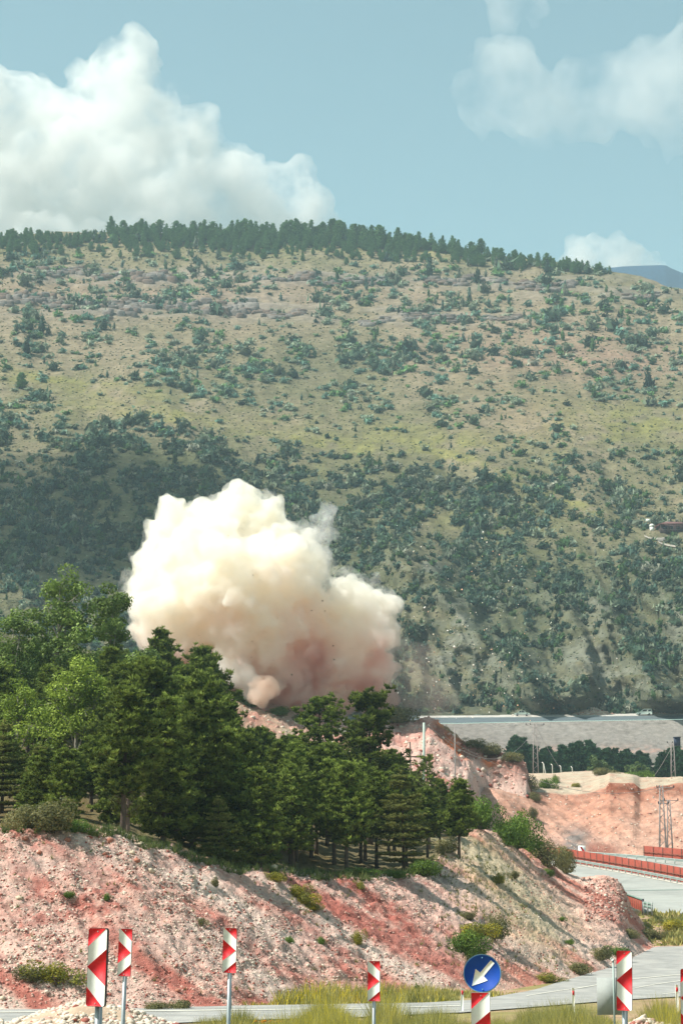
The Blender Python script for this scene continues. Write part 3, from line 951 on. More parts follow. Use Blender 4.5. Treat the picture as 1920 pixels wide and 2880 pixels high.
def add_tree(x, Y, top, proto, h0, name, label, cat, group, s=None):
    p = Q(x, Y, 10.0)
    b = drop(B_near, p)
    if b is None: return None
    if s is None:
        zt = P(x, top, Y)[2]
        s = (zt - b[2]) / h0
    b = b - (0, 0, .15)
    used.append((b[0], b[1]))
    return plant(name, label, cat, group, b, proto[0], proto[1], G_.random() * 6.28, s)


# distinctive trees first
add_tree(905, 186, 1958, tallp[0], 11.5, 'pine_tree', 'left one of the two open crowned pines standing up against the smoke foot', 'pine tree', None)
add_tree(1040, 180, 1945, tallp[1], 11.5, 'pine_tree', 'tall layered pine with bare trunk gap, left of the pale concrete pole', 'pine tree', None)
add_tree(562, 196, 1822, pines[2], 9, 'pine_tree', 'pine with a pointed top rising against the white left foot of the smoke', 'pine tree', None)
add_tree(445, 205, 1770, pines[1], 9, 'pine_tree', 'pine at the smoke edge right beside the tall broadleaf trees', 'pine tree', None)
add_tree(108, 124, 2085, cedars[0], 8, 'cedar_tree', 'yellowish layered cedar at the left above the red bank', 'cedar tree', None)
add_tree(1135, 143, 2160, cedars[1], 8, 'cedar_tree', 'large yellow tipped cedar with flat tiers near the right end of the wood', 'cedar tree', None)
add_tree(618, 121, 2232, cedars[2], 8, 'cedar_tree', 'small dark cedar with drooping tiers beside the young bright fir', 'cedar tree', None)
add_tree(548, 126, 2170, cedars[1], 8, 'cedar_tree', 'slim pale cedar between the bare trunked pine and the dark cedar', 'cedar tree', None)
add_tree(5, 128, 2020, cedars[2], 8, 'cedar_tree', 'cedar cut off by the left edge of the photo', 'cedar tree', None)
add_tree(360, 117.5, 2020, thinp, 9, 'pine_tree', 'thin sparse pine with long bare reddish trunk above the bank crest', 'pine tree', None)
add_tree(662, 119.5, 2318, youngp, 2.4, 'fir_tree', 'young bright green fir at the edge of the wood on the bank crest', 'fir tree', None)
add_tree(1290, 152, 2185, pines[0], 9, 'pine_tree', 'outermost pine on the right with a slim bare trunk on the grassy shoulder', 'pine tree', None)
add_tree(1205, 176, 2120, thinp, 9, 'pine_tree', 'sparse young pine standing just right of the concrete pole', 'pine tree', None)

# broadleaf trees
BL = (np.array([.055, .095, .020]), np.array([.230, .320, .075]))
BL2 = (np.array([.10, .155, .02]), np.array([.36, .46, .07]))
def broad(x, Y, top, H, blobs, cols, seed, label, leaf=.13, ncl=2.6, nper=150):
    cr, tr = broad_proto(seed, H, blobs, cols, ncl, leaf, nper)
    pr = (crown_mesh('leaf_crown', cr, M['leaf_broad']), tr.mesh('branches', M['palebark']))
    return add_tree(x, Y, top, pr, H, 'broadleaf_tree', label, 'broadleaf tree', None)
broad(150, 186, 1585, 17, [(0, 0, 15.2, 1.7), (1.3, .2, 13.6, 1.8), (-1.7, 0, 14.0, 1.6), (-.4, -.5, 12.2, 2.1), (2.0, 0, 11.4, 1.7), (-2.6, 0, 11.3, 1.9), (0, 0, 9.4, 2.4), (-2.6, 0, 8.2, 2.1), (2.6, .5, 8.8, 1.8), (.5, 0, 6.4, 2.3)], BL, 401, 'tallest broadleaf tree at the left with pale limbs showing')
broad(300, 190, 1620, 16, [(.7, 0, 14.6, 1.3), (-.6, 0, 13.9, 1.2), (1.4, 0, 13.0, 1.3), (0, 0, 12.0, 1.5), (-1.6, -.3, 10.9, 1.7), (.3, 0, 9.2, 1.9), (1.9, 0, 9.6, 1.6), (3.0, 0, 8.2, 1.5), (-1.5, 0, 7.6, 2.0), (2, 0, 6.6, 2.0)], BL, 402, 'broadleaf tree whose crown touches the left edge of the smoke')
broad(20, 180, 1690, 15, [(0, 0, 13, 1.8), (-1.2, 0, 11.5, 2.0), (1, 0, 10, 2.0), (-1, 0, 8.4, 2.2), (.6, 0, 6.6, 2.2)], BL, 403, 'dark broadleaf tree at the left edge beside the tallest one')
broad(205, 152, 1838, 11, [(.2, 0, 9.6, 1.2), (1.3, 0, 9.0, 1.2), (-1.0, 0, 8.6, 1.3), (2.3, 0, 7.9, 1.2), (0, -.3, 7.6, 1.5), (-1.9, 0, 7.2, 1.4), (1.7, 0, 6.8, 1.5), (-.6, 0, 6.0, 1.6), (-2.7, 0, 5.8, 1.3), (.9, 0, 5.2, 1.5), (-1.8, 0, 4.4, 1.5)], BL2, 404, 'bright yellow green broadleaf tree in front of the dark wood', leaf=.11, ncl=3.2)
broad(40, 148, 1910, 9.5, [(0, 0, 8.3, 1.2), (-1.1, 0, 7.6, 1.3), (1.1, 0, 7.2, 1.2), (-.2, 0, 6.2, 1.5), (-1.8, 0, 5.6, 1.5), (1.2, 0, 5.2, 1.4)], BL2, 405, 'lower yellow green broadleaf tree at the left edge of the wood', leaf=.11, ncl=3.2)
broad(395, 182, 1790, 12, [(0, 0, 10.6, 1.3), (.9, 0, 9.4, 1.3), (-1, 0, 9.2, 1.5), (0, 0, 7.8, 1.7), (1.2, 0, 6.6, 1.6), (-1.4, 0, 6.6, 1.6)], BL, 406, 'mid green broadleaf tree under the left smoke edge')

# the wood of pines
bushy = []
for k in range(4):
    cr, tr = pine_proto(380 + k, 8.0, 1.9, cs=.06, cols=(PG_d, PG_l), nt=1.7, conic=[.75, 1.0][k % 2], gap=.08)
    bushy.append((crown_mesh('pine_crown', cr, M['leaf_pine']), tr.mesh('pine_trunk', M['bark'])))
cnt = 0
Yr = 113.0
while Yr < 232:
    for x in np.arange(-260, 1420, (4.0 if Yr < 150 else 5.6) / (Yr) * FPX):
        xx = x + G_.normal() * .9 / Yr * FPX; YY = Yr + G_.normal() * .8
        cyv = float(c_topY(xx))
        if YY < cyv + 2.0: continue
        if xx < 60 and YY < cyv + 6: continue
        front = YY < cyv + 14
        top = float(c_treetop(xx)) + G_.random() * 60 + max(0, (182 - YY)) * G_.random() * 2.0
        if 840 < xx < 1100 and YY > 165: top = max(top, 2085)
        if xx < 420 and YY > 150: top = max(top, 1800 + 90 * G_.random())
        if xx < 330 and YY < 160: top = max(top, 2060 + 60 * G_.random())
        p = drop(B_near, Q(xx, YY, 10.))
        if p is None: continue
        if any((p[0] - u[0]) ** 2 + (p[1] - u[1]) ** 2 < (3.2 if front else 6) for u in used): continue
        h = P(xx, top, YY)[2] - p[2]
        h = min(h, 8.3 + 3.2 * G_.random())
        if YY < cyv + 8: h = min(h, 6.6 + 1.8 * G_.random())
        if h < 2.6: continue
        side_ = 'left' if xx < 480 else ('central' if xx < 900 else 'right')
        if YY < cyv + 9:
            zone = f'dark pine in the front row of the {side_} wood, at the bank crest'; grp = f'pines in the front row of the {side_} wood'
        elif YY < 178:
            zone = f'dark pine in the crowded middle of the {side_} wood'; grp = f'pines in the middle of the {side_} wood'
        else:
            zone = f'dark pine at the back of the {side_} wood, below the smoke'; grp = f'pines at the back of the {side_} wood'
        if front and xx < 760 and G_.random() < .85:
            add_tree(xx, YY, 0, bushy[int(G_.integers(0, 4))], 8, 'pine_tree', zone.replace('dark', 'bushy'), 'pine tree', grp.replace('pines', 'bushy pines'), s=h / 8.0)
        else:
            add_tree(xx, YY, 0, pines[int(G_.integers(0, 7))], 9, 'pine_tree', zone, 'pine tree', grp, s=h / 9.0)
        cnt += 1
    Yr += 3.6 if Yr < 150 else 6.2
print('pines', cnt)

# ------------------------------------------------------------------ bushes
def bush_proto(seed, n, cols, leaf=.045, k=9, stems=True):
    g = np.random.default_rng(seed)
    Vs, Fs, Cs, m0 = [], [], [], 0
    tr = MB()
    for j in range(k):
        c = g.normal(size=3) * (.36, .36, .17) + (0, 0, .42)
        V, F = leaf_ball(g, n, .46, leaf)
        V = V + c
        V[:, 2] = np.maximum(V[:, 2], 0.0)
        mm = np.clip(.45 + .3 * g.normal() + g.normal(size=(n, 1)) * .25, 0, 1).repeat(4, 0)
        Vs.append(V); Fs.append(F + m0); Cs.append(cols[0] * (1 - mm) + cols[1] * mm); m0 += len(V)
        tr.tube([(0, 0, -.2), c * .6, c], [.04, .025, .01], 4, cap=False)
    return (np.concatenate(Vs), np.concatenate(Fs), np.concatenate(Cs)), tr
GB = (np.array([.06, .12, .015]), np.array([.20, .31, .045]))
YB = (np.array([.13, .15, .03]), np.array([.42, .36, .03]))
OB = (np.array([.10, .11, .05]), np.array([.24, .22, .08]))
bush = {}
for nm, cc in (('g', GB), ('y', YB), ('o', OB)):
    bush[nm] = []
    for q in range(3):
        a, t = bush_proto(500 + q + ord(nm[0]), 420, cc)
        bush[nm].append((crown_mesh('bush_leaves', a, M['leaf_broad']), t.mesh('bush_stem', M['bark'])))
# x, foot y, width px, height px, kind, label
BUSHES = [
    (1345, 2330, 90, 80, 'g', 'bright green bush right at the end of the pine wood'),
    (1400, 2345, 100, 90, 'g', 'rounded green bush between the wood and the red cutting'),
    (1450, 2385, 90, 95, 'g', 'large fresh green bush on the shoulder above the curved roads'),
    (1425, 2378, 80, 75, 'g', 'green bush in the gap of two larger ones on the shoulder'),
    (1500, 2408, 70, 60, 'g', 'low green bush left of the concrete road'),
    (1540, 2440, 80, 70, 'o', 'olive bush hanging over the bank beside the guardrail end'),
    (1585, 2455, 60, 70, 'o', 'thin feathery bush at the left end of the guardrail'),
    (1545, 2465, 30, 22, 'g', 'small dark green clump below the feathery bush'),
    (1399, 2484, 34, 26, 'y', 'single bright yellow bush on the grassy shoulder'),
    (1445, 2470, 26, 20, 'o', 'small olive clump right of the bright yellow bush'),
    (865, 2545, 60, 34, 'y', 'yellow flowering clump on the upper bank, lower one of a chain'),
    (835, 2520, 60, 30, 'y', 'yellow green clump on the upper bank, in the middle of a chain'),
    (770, 2478, 50, 26, 'y', 'yellow green clump at the crest, first of a chain'),
    (880, 2560, 40, 20, 'y', 'small yellow clump at the foot of the chain'),
    (1010, 2500, 30, 22, 'y', 'orange yellow flower clump in the shadow of the pines'),
    (1340, 2640, 90, 44, 'y', 'broad yellow green bush on the slope above the blue sign'),
    (1300, 2680, 90, 60, 'g', 'bright green bush on the bank just above the blue sign'),
    (1330, 2700, 60, 40, 'g', 'green bush touching the top of the blue sign'),
    (1385, 2640, 70, 60, 'o', 'olive bush right of the yellow green bush above the blue sign'),
    (1310, 2585, 40, 22, 'o', 'grey green tuft on the middle of the right bank'),
    (160, 2768, 120, 56, 'y', 'wide yellow bush left of the large red arrow board'),
    (90, 2760, 80, 40, 'o', 'brownish bush at the lower left end of the bank'),
    (430, 2842, 70, 24, 'o', 'dry bush beside the left end of the road'),
    (500, 2840, 70, 26, 'o', 'dry brown bush at the bank toe left of the middle arrow board'),
    (303, 2532, 26, 20, 'g', 'small green tuft in the middle of the left bank'),
    (190, 2524, 34, 18, 'g', 'flat green tuft on the left bank'),
    (604, 2494, 22, 24, 'o', 'tiny grey tuft under the crest'),
    (566, 2602, 24, 20, 'o', 'grey tuft left above the middle arrow board'),
    (812, 2650, 24, 18, 'g', 'small green tuft on the bank right of the middle arrow board'),
    (905, 2655, 26, 20, 'g', 'green tuft above the gap between two arrow boards'),
    (1005, 2655, 36, 36, 'y', 'yellowish tuft above the fourth arrow board'),
    (1175, 2790, 18, 24, 'g', 'dark green tuft at the bank toe left of the blue sign'),
    (1600, 2655, 26, 14, 'g', 'small green tuft low on the right bank'),
    (1578, 2590, 20, 12, 'g', 'dark tuft on the right bank under the red streak'),
    (1620, 2738, 80, 30, 'o', 'dry bush at the toe beside the curve of the road'),
    (1545, 2765, 80, 26, 'y', 'yellowish bush at the toe left of the curve'),
    (1690, 2700, 60, 34, 'o', 'olive bush where the road curves around the bank'),
    (1735, 2690, 60, 28, 'g', 'green bush at the tip of the bank above the arrow board'),
    (1770, 2640, 46, 26, 'o', 'olive bush below the broken rocks at the road'),
    (1830, 2640, 80, 26, 'o', 'long olive bush on the verge above the near road'),
    (1900, 2620, 80, 32, 'y', 'yellow green bush at the right edge above the near road'),
    (60, 2330, 100, 60, 'o', 'grey brown scrub on the crest at the left'),
    (150, 2335, 120, 80, 'o', 'purplish scrub under the left cedar'),
    (215, 2340, 60, 36, 'g', 'low green bush on the crest in front of the wood'),
    (590, 2408, 70, 34, 'g', 'green undergrowth clump at the crest beside the young fir'),
    (700, 2440, 70, 34, 'o', 'pale flowering undergrowth at the crest under the pines'),
    (1010, 2465, 90, 24, 'g', 'low green undergrowth under the front pines'),
    (1190, 2462, 90, 40, 'g', 'green undergrowth at the right foot of the wood'),
    (1110, 2470, 60, 24, 'g', 'small green undergrowth clump at the tree feet'),
    (1255, 2400, 60, 40, 'o', 'yellowish undergrowth beside the outermost pine'),
]
for (x, y, wpx, hpx, kd, lb) in BUSHES:
    h = hit(B_near, x, y)
    hg = hit(B_gnd, x, y)
    if h is None or (hg is not None and hg[1] < h[1]): h = hg
    if h is None: continue
    s = wpx / FPX * h[1] / 1.5
    o = plant('bush', lb, 'bush', None, h - (0, 0, .05), bush[kd][int(G_.integers(0, 3))][0], bush[kd][0][1], G_.random() * 6.28, s, 'foliage')
    o.scale = (s, s, hpx / FPX * h[1] / 1.0)

# ------------------------------------------------------------------ smoke, clouds
def puff_mesh(name, balls, voxel, amps, seed, freq):
    """union of balls (world), remeshed and billowed"""
    vs, fs, n = [], [], 0
    for (c, r) in balls:
        V, F = ico(3)
        vs.append(V * np.asarray(r) + c); fs.append(F + n); n += len(V)
    me = mesh('tmp', np.concatenate(vs), np.concatenate(fs))
    ob = link('tmp', me)
    md = ob.modifiers.new('r', 'REMESH'); md.mode = 'VOXEL'; md.voxel_size = voxel
    sm = ob.modifiers.new('s', 'SMOOTH'); sm.factor = 0.5; sm.iterations = 6
    dg = bpy.context.evaluated_depsgraph_get()
    me2 = bpy.data.meshes.new_from_object(ob.evaluated_get(dg))
    bpy.data.objects.remove(ob); bpy.data.meshes.remove(me)
    nv = len(me2.vertices)
    co = np.empty(nv * 3, np.float32); me2.vertices.foreach_get('co', co); co = co.reshape(-1, 3).astype(float)
    for k, (a, f) in enumerate(zip(amps, freq)):
        me2.vertices.foreach_set('co', co.astype(np.float32).ravel()); me2.update()
        no = np.empty(nv * 3, np.float32); me2.vertex_normals.foreach_get('vector', no); no = no.reshape(-1, 3)
        bil = 1 - np.abs(vnoise(co * f + 3.1 * k, seed + k)) * 2.2     # rounded bulges with creases
        bil2 = np.abs(vnoise(co * f * 1.7 + 9.1, seed + 50 + k)) * 1.6
        co = co + no * ((bil2 - .35) * a)[:, None]
    me2.vertices.foreach_set('co', co.astype(np.float32).ravel())
    me2.polygons.foreach_set('use_smooth', np.ones(len(me2.polygons), bool))
    me2.update()
    ob = link('tmp', me2)                      # remesh once more so that no fold turns inside out
    md = ob.modifiers.new('r', 'REMESH'); md.mode = 'VOXEL'; md.voxel_size = voxel * .9
    sm = ob.modifiers.new('s', 'SMOOTH'); sm.factor = 0.4; sm.iterations = 2
    dg = bpy.context.evaluated_depsgraph_get()
    me3 = bpy.data.meshes.new_from_object(ob.evaluated_get(dg))
    bpy.data.objects.remove(ob); bpy.data.meshes.remove(me2)
    me3.polygons.foreach_set('use_smooth', np.ones(len(me3.polygons), bool))
    me3.name = name
    return me3


def vol_mat(name, col, dens, aniso=0.0):
    m = bpy.data.materials.new(name); m.use_nodes = True
    N, L = m.node_tree.nodes, m.node_tree.links
    N.clear()
    out = N.new('ShaderNodeOutputMaterial')
    v = N.new('ShaderNodeVolumePrincipled')
    v.inputs['Color'].default_value = (*col, 1)
    v.inputs['Density'].default_value = dens
    v.inputs['Anisotropy'].default_value = aniso
    L.new(v.outputs[0], out.inputs['Volume'])
    return m


SY = 322.0
def balls(lst, Y0, k=1.0):
    r = []
    for it in lst:
        x, y, rad = it[:3]
        dY = it[3] if len(it) > 3 else 0
        s = FPX / Y0
        r.append((P(x, y, Y0 + dY), rad / s * k))
    return r

smoke_main = [(655, 1425, 50, 6), (620, 1470, 60, 4), (700, 1470, 55, 5), (750, 1500, 60, 8), (785, 1540, 70, 4), (475, 1452, 38), (452, 1490, 42, 2), (500, 1480, 50, 3), (560, 1452, 42, 2), (590, 1500, 70, 0),
              (560, 1570, 110, 0), (460, 1590, 80, 3), (430, 1650, 78, 3), (480, 1700, 110, 0), (640, 1640, 140, -3), (770, 1620, 110, 0), (830, 1600, 75, 4), (828, 1700, 76, 4), (700, 1750, 150, 0), (520, 1790, 110, 2), (600, 1850, 110, 2), (760, 1860, 130, 4), (850, 1830, 92, 4), (440, 1760, 60, 4)]
smoke_right = [(965, 1680, 50, 2), (1010, 1700, 65, 4), (1065, 1710, 48, 6), (1085, 1690, 32, 6), (1000, 1780, 90, 4), (1050, 1800, 60, 6), (960, 1850, 90, 5), (1030, 1880, 70, 6), (948, 1790, 52, 6)]
smoke_low = [(660, 1890, 60, 6), (740, 1930, 60, 6), (820, 1950, 65, 8), (900, 1950, 75, 8), (980, 1940, 75, 8), (1040, 1950, 55, 8), (700, 1960, 30, 0), (860, 1990, 40, 4)]

# ------------------------------------------------------------------ rubble on the banks (stuff) and single boulders
G2 = np.random.default_rng(5)
rocks = [rock(1, 40 + k, .7) for k in range(10)]
rocks2 = [rock(2, 60 + k, .75, .4) for k in range(8)]


def stone_cols(n, base, pale=.55, g=G2):
    t = g.random((n, 1))
    a = lin(234, 218, 200, .74); b = lin(224, 178, 164, .68); c = lin(190, 116, 102, .6)
    return np.where(t < pale, a, np.where(t < pale + (1 - pale) * .6, b, c)) * (.8 + .35 * g.random((n, 1)))


def rubble(name, b, n, xr, yr, rmin, rmax, label, pale=.55, keep=None, power=3.0):
    pts, rad = [], []
    for i in range(n):
        x = xr[0] + (xr[1] - xr[0]) * G2.random(); y = yr[0] + (yr[1] - yr[0]) * G2.random()
        if keep is not None and not keep(x, y): continue
        h = hit(b, x, y)
        if h is None: continue
        pts.append(h); rad.append(rmin + (rmax - rmin) * G2.random() ** power)
    pts = np.array(pts); rad = np.array(rad)
    sc_c = stone_cols(len(pts), None, pale)
    if name == 'bank_rubble':
        xx_, yy_ = proj(pts)
        bc = bank_col(pts, xx_, yy_)
        redness = sstep(1.5, 2.1, bc[:, 0] / bc[:, 1])[:, None]
        sc_c = sc_c * (1 - .55 * redness) + bc * 1.12 * .55 * redness
        kk = G2.random(len(pts)) > .55 * redness[:, 0]
        pts, rad, sc_c = pts[kk], rad[kk], sc_c[kk]
    V, F, Cc = scatter(rocks, pts, rad[:, None] * (0.8 + .5 * G2.random((len(pts), 3))), None, sc_c, .4, 3)
    return tag(link(name, mesh(name, V, F, Cc, False, (M['stone'],))), label, kind='stuff')

def kb(x, y):
    if y < c_topy(x) - 2: return False
    f = fbm(np.array([[x * .006 - y * .006, (x + y) * .012]]), 3, 71)[0]
    g = gauss(x, y, [(1330, 2480, 110, 160, 1.0, 0), (1150, 2500, 200, 30, .5), (1480, 2560, 90, 60, .5, 1)])
    return G2.random() < .70 + 1.1 * f - .8 * g
rubble('bank_rubble', B_near, 62000, (-120, 1810), (2330, 2860), .020, .105, 'cream and pink stones strewn over the red bank', .5, kb, 4.0)
rubble('quarry_rubble', B_near, 3500, (480, 1520), (1900, 2330), .12, .55, 'pale and rusty stones over the blasted quarry slope', .6, lambda x, y: True, 4.5)
rubble('cutting_rubble', B_cut, 1500, (1280, 2000), (2165, 2410), .06, .22, 'small stones on the red road cutting', .65, lambda x, y: True, 3.5)
rubble('rock_debris', B_near, 900, (1640, 1795), (2470, 2590), .04, .2, 'broken red rocks beside the road', .12, lambda x, y: True, 3)

BOULD = [(396, 2378, 20, 'p', 'cream boulder on the crest left of the middle of the bank'), (773, 2446, 26, 'p', 'large white boulder on the crest under the front pines'),
         (100, 2338, 16, 'r', 'orange boulder on the crest at the far left'), (190, 2368, 20, 'r', 'pinkish boulder just below the crest at the left'),
         (70, 2362, 18, 'r', 'reddish boulder under the crest near the left edge'), (110, 2400, 16, 'r', 'red boulder in the upper left of the bank'),
         (312, 2368, 24, 'r', 'blocky pink boulder protruding from the upper bank'), (372, 2402, 18, 'p', 'pale boulder right below the blocky pink one'),
         (385, 2424, 20, 'r', 'flat pink boulder on the upper bank'), (425, 2452, 20, 'p', 'pale boulder with a dark underside on the upper bank'),
         (295, 2405, 14, 'r', 'small pink boulder on the left bank'), (55, 2530, 20, 'p', 'white boulder in the left of the bank'), (8, 2812, 20, 'p', 'pale boulder in the lower left corner of the bank'),
         (545, 2470, 14, 'p', 'pale stone block under the dip of the crest'), (500, 2790, 16, 'r', 'red stone block low on the bank, left of the middle arrow board'),
         (1785, 2568, 26, 'p', 'squared beige block at the end of the red fence by the road')]
for x, y, wpx, kd, lb in BOULD:
    h = hit(B_near, x, y)
    if h is None: h = hit(B_gnd, x, y)
    r = wpx / FPX * h[1] / 2
    V, F = rocks2[int(G2.integers(0, 8))]
    c = lin(228, 208, 182, .66) if kd == 'p' else lin(206, 140, 118, .56)
    o = link('boulder', mesh('boulder', V * r * 1.1, F, np.broadcast_to(c, V.shape), False, (M['stone'],)))
    o.location = h + (0, 0, r * .25); o.rotation_euler = (0, 0, G2.random() * 6)
    tag(o, lb, 'boulder')

# heap of cream rubble at lower left, and one at the lower right
def heap(name, X, Y, rx, ry, hgt, nst, label, cat, rr=(.05, .16), pale=.85, b=0.0):
    u, v = np.meshgrid(np.linspace(-1, 1, 40), np.linspace(-1, 1, 30))
    r = np.sqrt(u * u + v * v)
    z = np.clip(1 - r, 0, 1) ** 1.1 * hgt
    p = np.stack([X + u * rx, Y + v * ry, z], -1)
    p[..., 2] += fbm(p * 1.2, 3, 301) * .18 * hgt * (r < 1) - .15 * (r > .97) + b
    F = grid_faces(30, 40)
    root = link(name, mesh(name, p.reshape(-1, 3), F, np.broadcast_to(lin(226, 198, 172, .6), (1200, 3)), True, (M['ground'],)))
    tag(root, label, cat)
    q = G2.random((nst, 2)) * 2 - 1
    q = q[(q ** 2).sum(1) < .95]
    rad = np.sqrt((q ** 2).sum(1))
    zz = np.clip(1 - rad, 0, 1) ** 1.1 * hgt
    pts = np.stack([X + q[:, 0] * rx, Y + q[:, 1] * ry, zz + b], -1)
    pts[:, 2] += fbm(pts * (1.2, 1.2, 0) + (0, 0, 1.2 * 0), 3, 301) * .1 * hgt
    s = rr[0] + (rr[1] - rr[0]) * G2.random(len(pts)) ** 3
    V, F, Cc = scatter(rocks, pts, s[:, None] * (0.8 + .5 * G2.random((len(pts), 3))), None, stone_cols(len(pts), None, pale), .4, 4)
    o = link('stones', mesh('stones', V, F, Cc, False, (M['stone'],)), root)
    o['kind'] = 'stuff'
    return root
hc = P(255, 2880, 66)
heap('rubble_heap', P(255, 2900, 70)[0], 70, 4.2, 3.4, 1.25, 5200, 'heap of cream coloured rubble behind the left arrow boards', 'rubble heap')
heap('rubble_heap', P(-30, 2900, 66)[0], 66, 2.6, 3.0, .8, 2600, 'low pale rubble heap at the lower left corner', 'rubble heap')
heap('rubble_heap', P(1815, 2900, 66)[0], 66.5, 2.8, 2.5, .78, 3000, 'pinkish white rubble heap at the lower right corner', 'rubble heap', pale=.6)
heap('spoil_heap', P(1663, 2010, 620)[0], 620.5, 8.8, 5, 2.9, 500, 'pointed pinkish spoil heap between the two cars on the far road', 'spoil heap', (.15, .4), .4, zpx(2013, 620) - .3)
heap('spoil_heap', P(1875, 2010, 620)[0], 621, 8.8, 5, 2.3, 500, 'long low spoil heap right of the far hatchback', 'spoil heap', (.15, .45), .5, zpx(2011, 620) - .3)

# ------------------------------------------------------------------ roads
def strip(name, xs_, near, far, n, off, m, label, kind='structure'):
    xs_ = np.asarray(xs_, float)
    a = np.linspace(0, 1, n)[:, None]
    Yn, Yf = near(xs_)[None], far(xs_)[None]
    Y_ = Yn + (Yf - Yn) * a
    X_ = np.broadcast_to(xs_, Y_.shape)
    p = Q(X_, Y_, G(Y_) + off)
    o = link(name, mesh(name, p.reshape(-1, 3), grid_faces(*Y_.shape), None, True, (m,)))
    return tag(o, label, kind=kind)

def ypx_to_Y(y):      # on the valley floor
    Yt = np.linspace(30, 330, 1200)
    yy = proj(np.stack([Yt * 0, Yt, G(Yt)], -1))[1]
    return np.interp(-np.asarray(y, float), -yy, Yt)
near_c = curve([(-900, ypx_to_Y(2890)), (400, ypx_to_Y(2886)), (700, ypx_to_Y(2873)), (1000, ypx_to_Y(2866)), (1300, ypx_to_Y(2852)), (1480, ypx_to_Y(2838)), (1600, ypx_to_Y(2828)), (1750, ypx_to_Y(2816)), (1920, ypx_to_Y(2806)), (2500, ypx_to_Y(2800))])
far_c = curve([(-900, ypx_to_Y(2842)), (400, ypx_to_Y(2837)), (900, ypx_to_Y(2829)), (1200, ypx_to_Y(2824)), (1350, ypx_to_Y(2815)), (1480, ypx_to_Y(2792)), (1640, ypx_to_Y(2746)), (1700, ypx_to_Y(2722)), (1750, ypx_to_Y(2700)), (1800, ypx_to_Y(2674)), (1850, ypx_to_Y(2665)), (1920, ypx_to_Y(2664)), (2500, ypx_to_Y(2668))])
RX = np.linspace(-900, 2500, 340)
strip('road', RX, near_c, far_c, 40, .05, M['asphalt'], 'pale worn asphalt road curving along the toe of the bank')
def line(x0, x1, pts, wd, label):
    f = curve([(x, float(ypx_to_Y(y))) for x, y in pts])
    strip('road_line', np.linspace(x0, x1, 60), lambda x: f(x) - wd / 2, lambda x: f(x) + wd / 2, 2, .075, M['paint'], label)
line(1480, 2300, [(1480, 2806), (1600, 2787), (1690, 2773), (1770, 2759), (1900, 2746), (2300, 2740)], .55, 'long pale centre line of the near road')
line(1700, 2300, [(1700, 2803), (1770, 2786), (1840, 2773), (1920, 2762), (2300, 2755)], .4, 'second pale line of the near road')
line(1860, 2300, [(1860, 2801), (1920, 2794), (2300, 2785)], .4, 'pale edge line of the near road')
line(-600, 1300, [(-600, 2858), (400, 2850), (700, 2846), (1000, 2843), (1300, 2834)], .45, 'worn pale line on the left part of the near road')
rail1 = curve([(1440, 296), (1500, 292), (1590, 285), (1750, 268), (1920, 250), (2100, 234), (2500, 205)])
strip('road', np.linspace(1430, 2600, 120), lambda x: 214 + 0 * x, lambda x: 300 + 0 * x, 60, .05, M['concrete_road'], 'pale grey highway carriageway beyond the bank')
# dark crack line
cf = curve([(1700, float(ypx_to_Y(2508))), (1920, float(ypx_to_Y(2505))), (2400, float(ypx_to_Y(2503)))])
strip('road_joint', np.linspace(1700, 2300, 20), lambda x: cf(x) - .3, lambda x: cf(x) + .3, 2, .075, M['greenrail'], 'thin dark joint across the highway surface')

# ------------------------------------------------------------------ guardrails and red fences
def along(fY, x0, x1, step):
    xs_ = np.linspace(x0, x1, 400)
    p = Q(xs_, fY(xs_), G(fY(xs_)))
    d = np.concatenate([[0], np.cumsum(np.linalg.norm(np.diff(p, axis=0), axis=1))])
    s = np.arange(0, d[-1], step)
    return np.stack([np.interp(s, d, p[:, k]) for k in range(3)], -1)


def guardrail(fY, x0, x1, label, hgt=.75):
    p = along(fY, x0, x1, 2.0)
    root = empty('guardrail', p[0]); tag(root, label, 'guardrail')
    q = p - p[0]
    n = np.zeros_like(q); d = np.gradient(q, axis=0); n[:, 0] = d[:, 1]; n[:, 1] = -d[:, 0]
    n /= np.linalg.norm(n, axis=1)[:, None]
    prof = [(0.0, hgt), (.07, hgt - .04), (.07, hgt - .12), (.0, hgt - .16), (.07, hgt - .2), (.07, hgt - .28), (0, hgt - .32)]
    V = np.concatenate([q + n * a + (0, 0, b) for a, b in prof])
    F = []
    L = len(q)
    for i in range(len(prof) - 1):
        for k in range(L - 1): F.append((i * L + k, i * L + k + 1, (i + 1) * L + k + 1, (i + 1) * L + k))
    link('beam', mesh('beam', V, np.array(F), None, False, (M['rail'],)), root)
    mb = MB()
    me_p = MB().box((-.06, -.06, -.2), (.06, .06, hgt - .03)).mesh('post', M['rail'])
    for v in q[:95]:
        o = link('post', me_p, root); o.location = v + (0, 0, 0)
    # concrete kerb line under it
    V = np.concatenate([q + n * .25 + (0, 0, .09), q - n * .25 + (0, 0, .09)])
    F = [(k, k + 1, L + k + 1, L + k) for k in range(L - 1)]
    link('kerb_strip', mesh('kerb_strip', V, np.array(F), None, False, (M['paint'],)), root)
    return root
far_r = curve([(1560, 301), (1640, 298), (1780, 291), (1920, 282), (2100, 270), (2500, 240)])
guardrail(rail1, 1530, 2200, 'long steel guardrail in the middle of the pale highway, in front of the red fence')
guardrail(far_r, 1605, 2200, 'rear steel guardrail on the far carriageway under the red cutting')


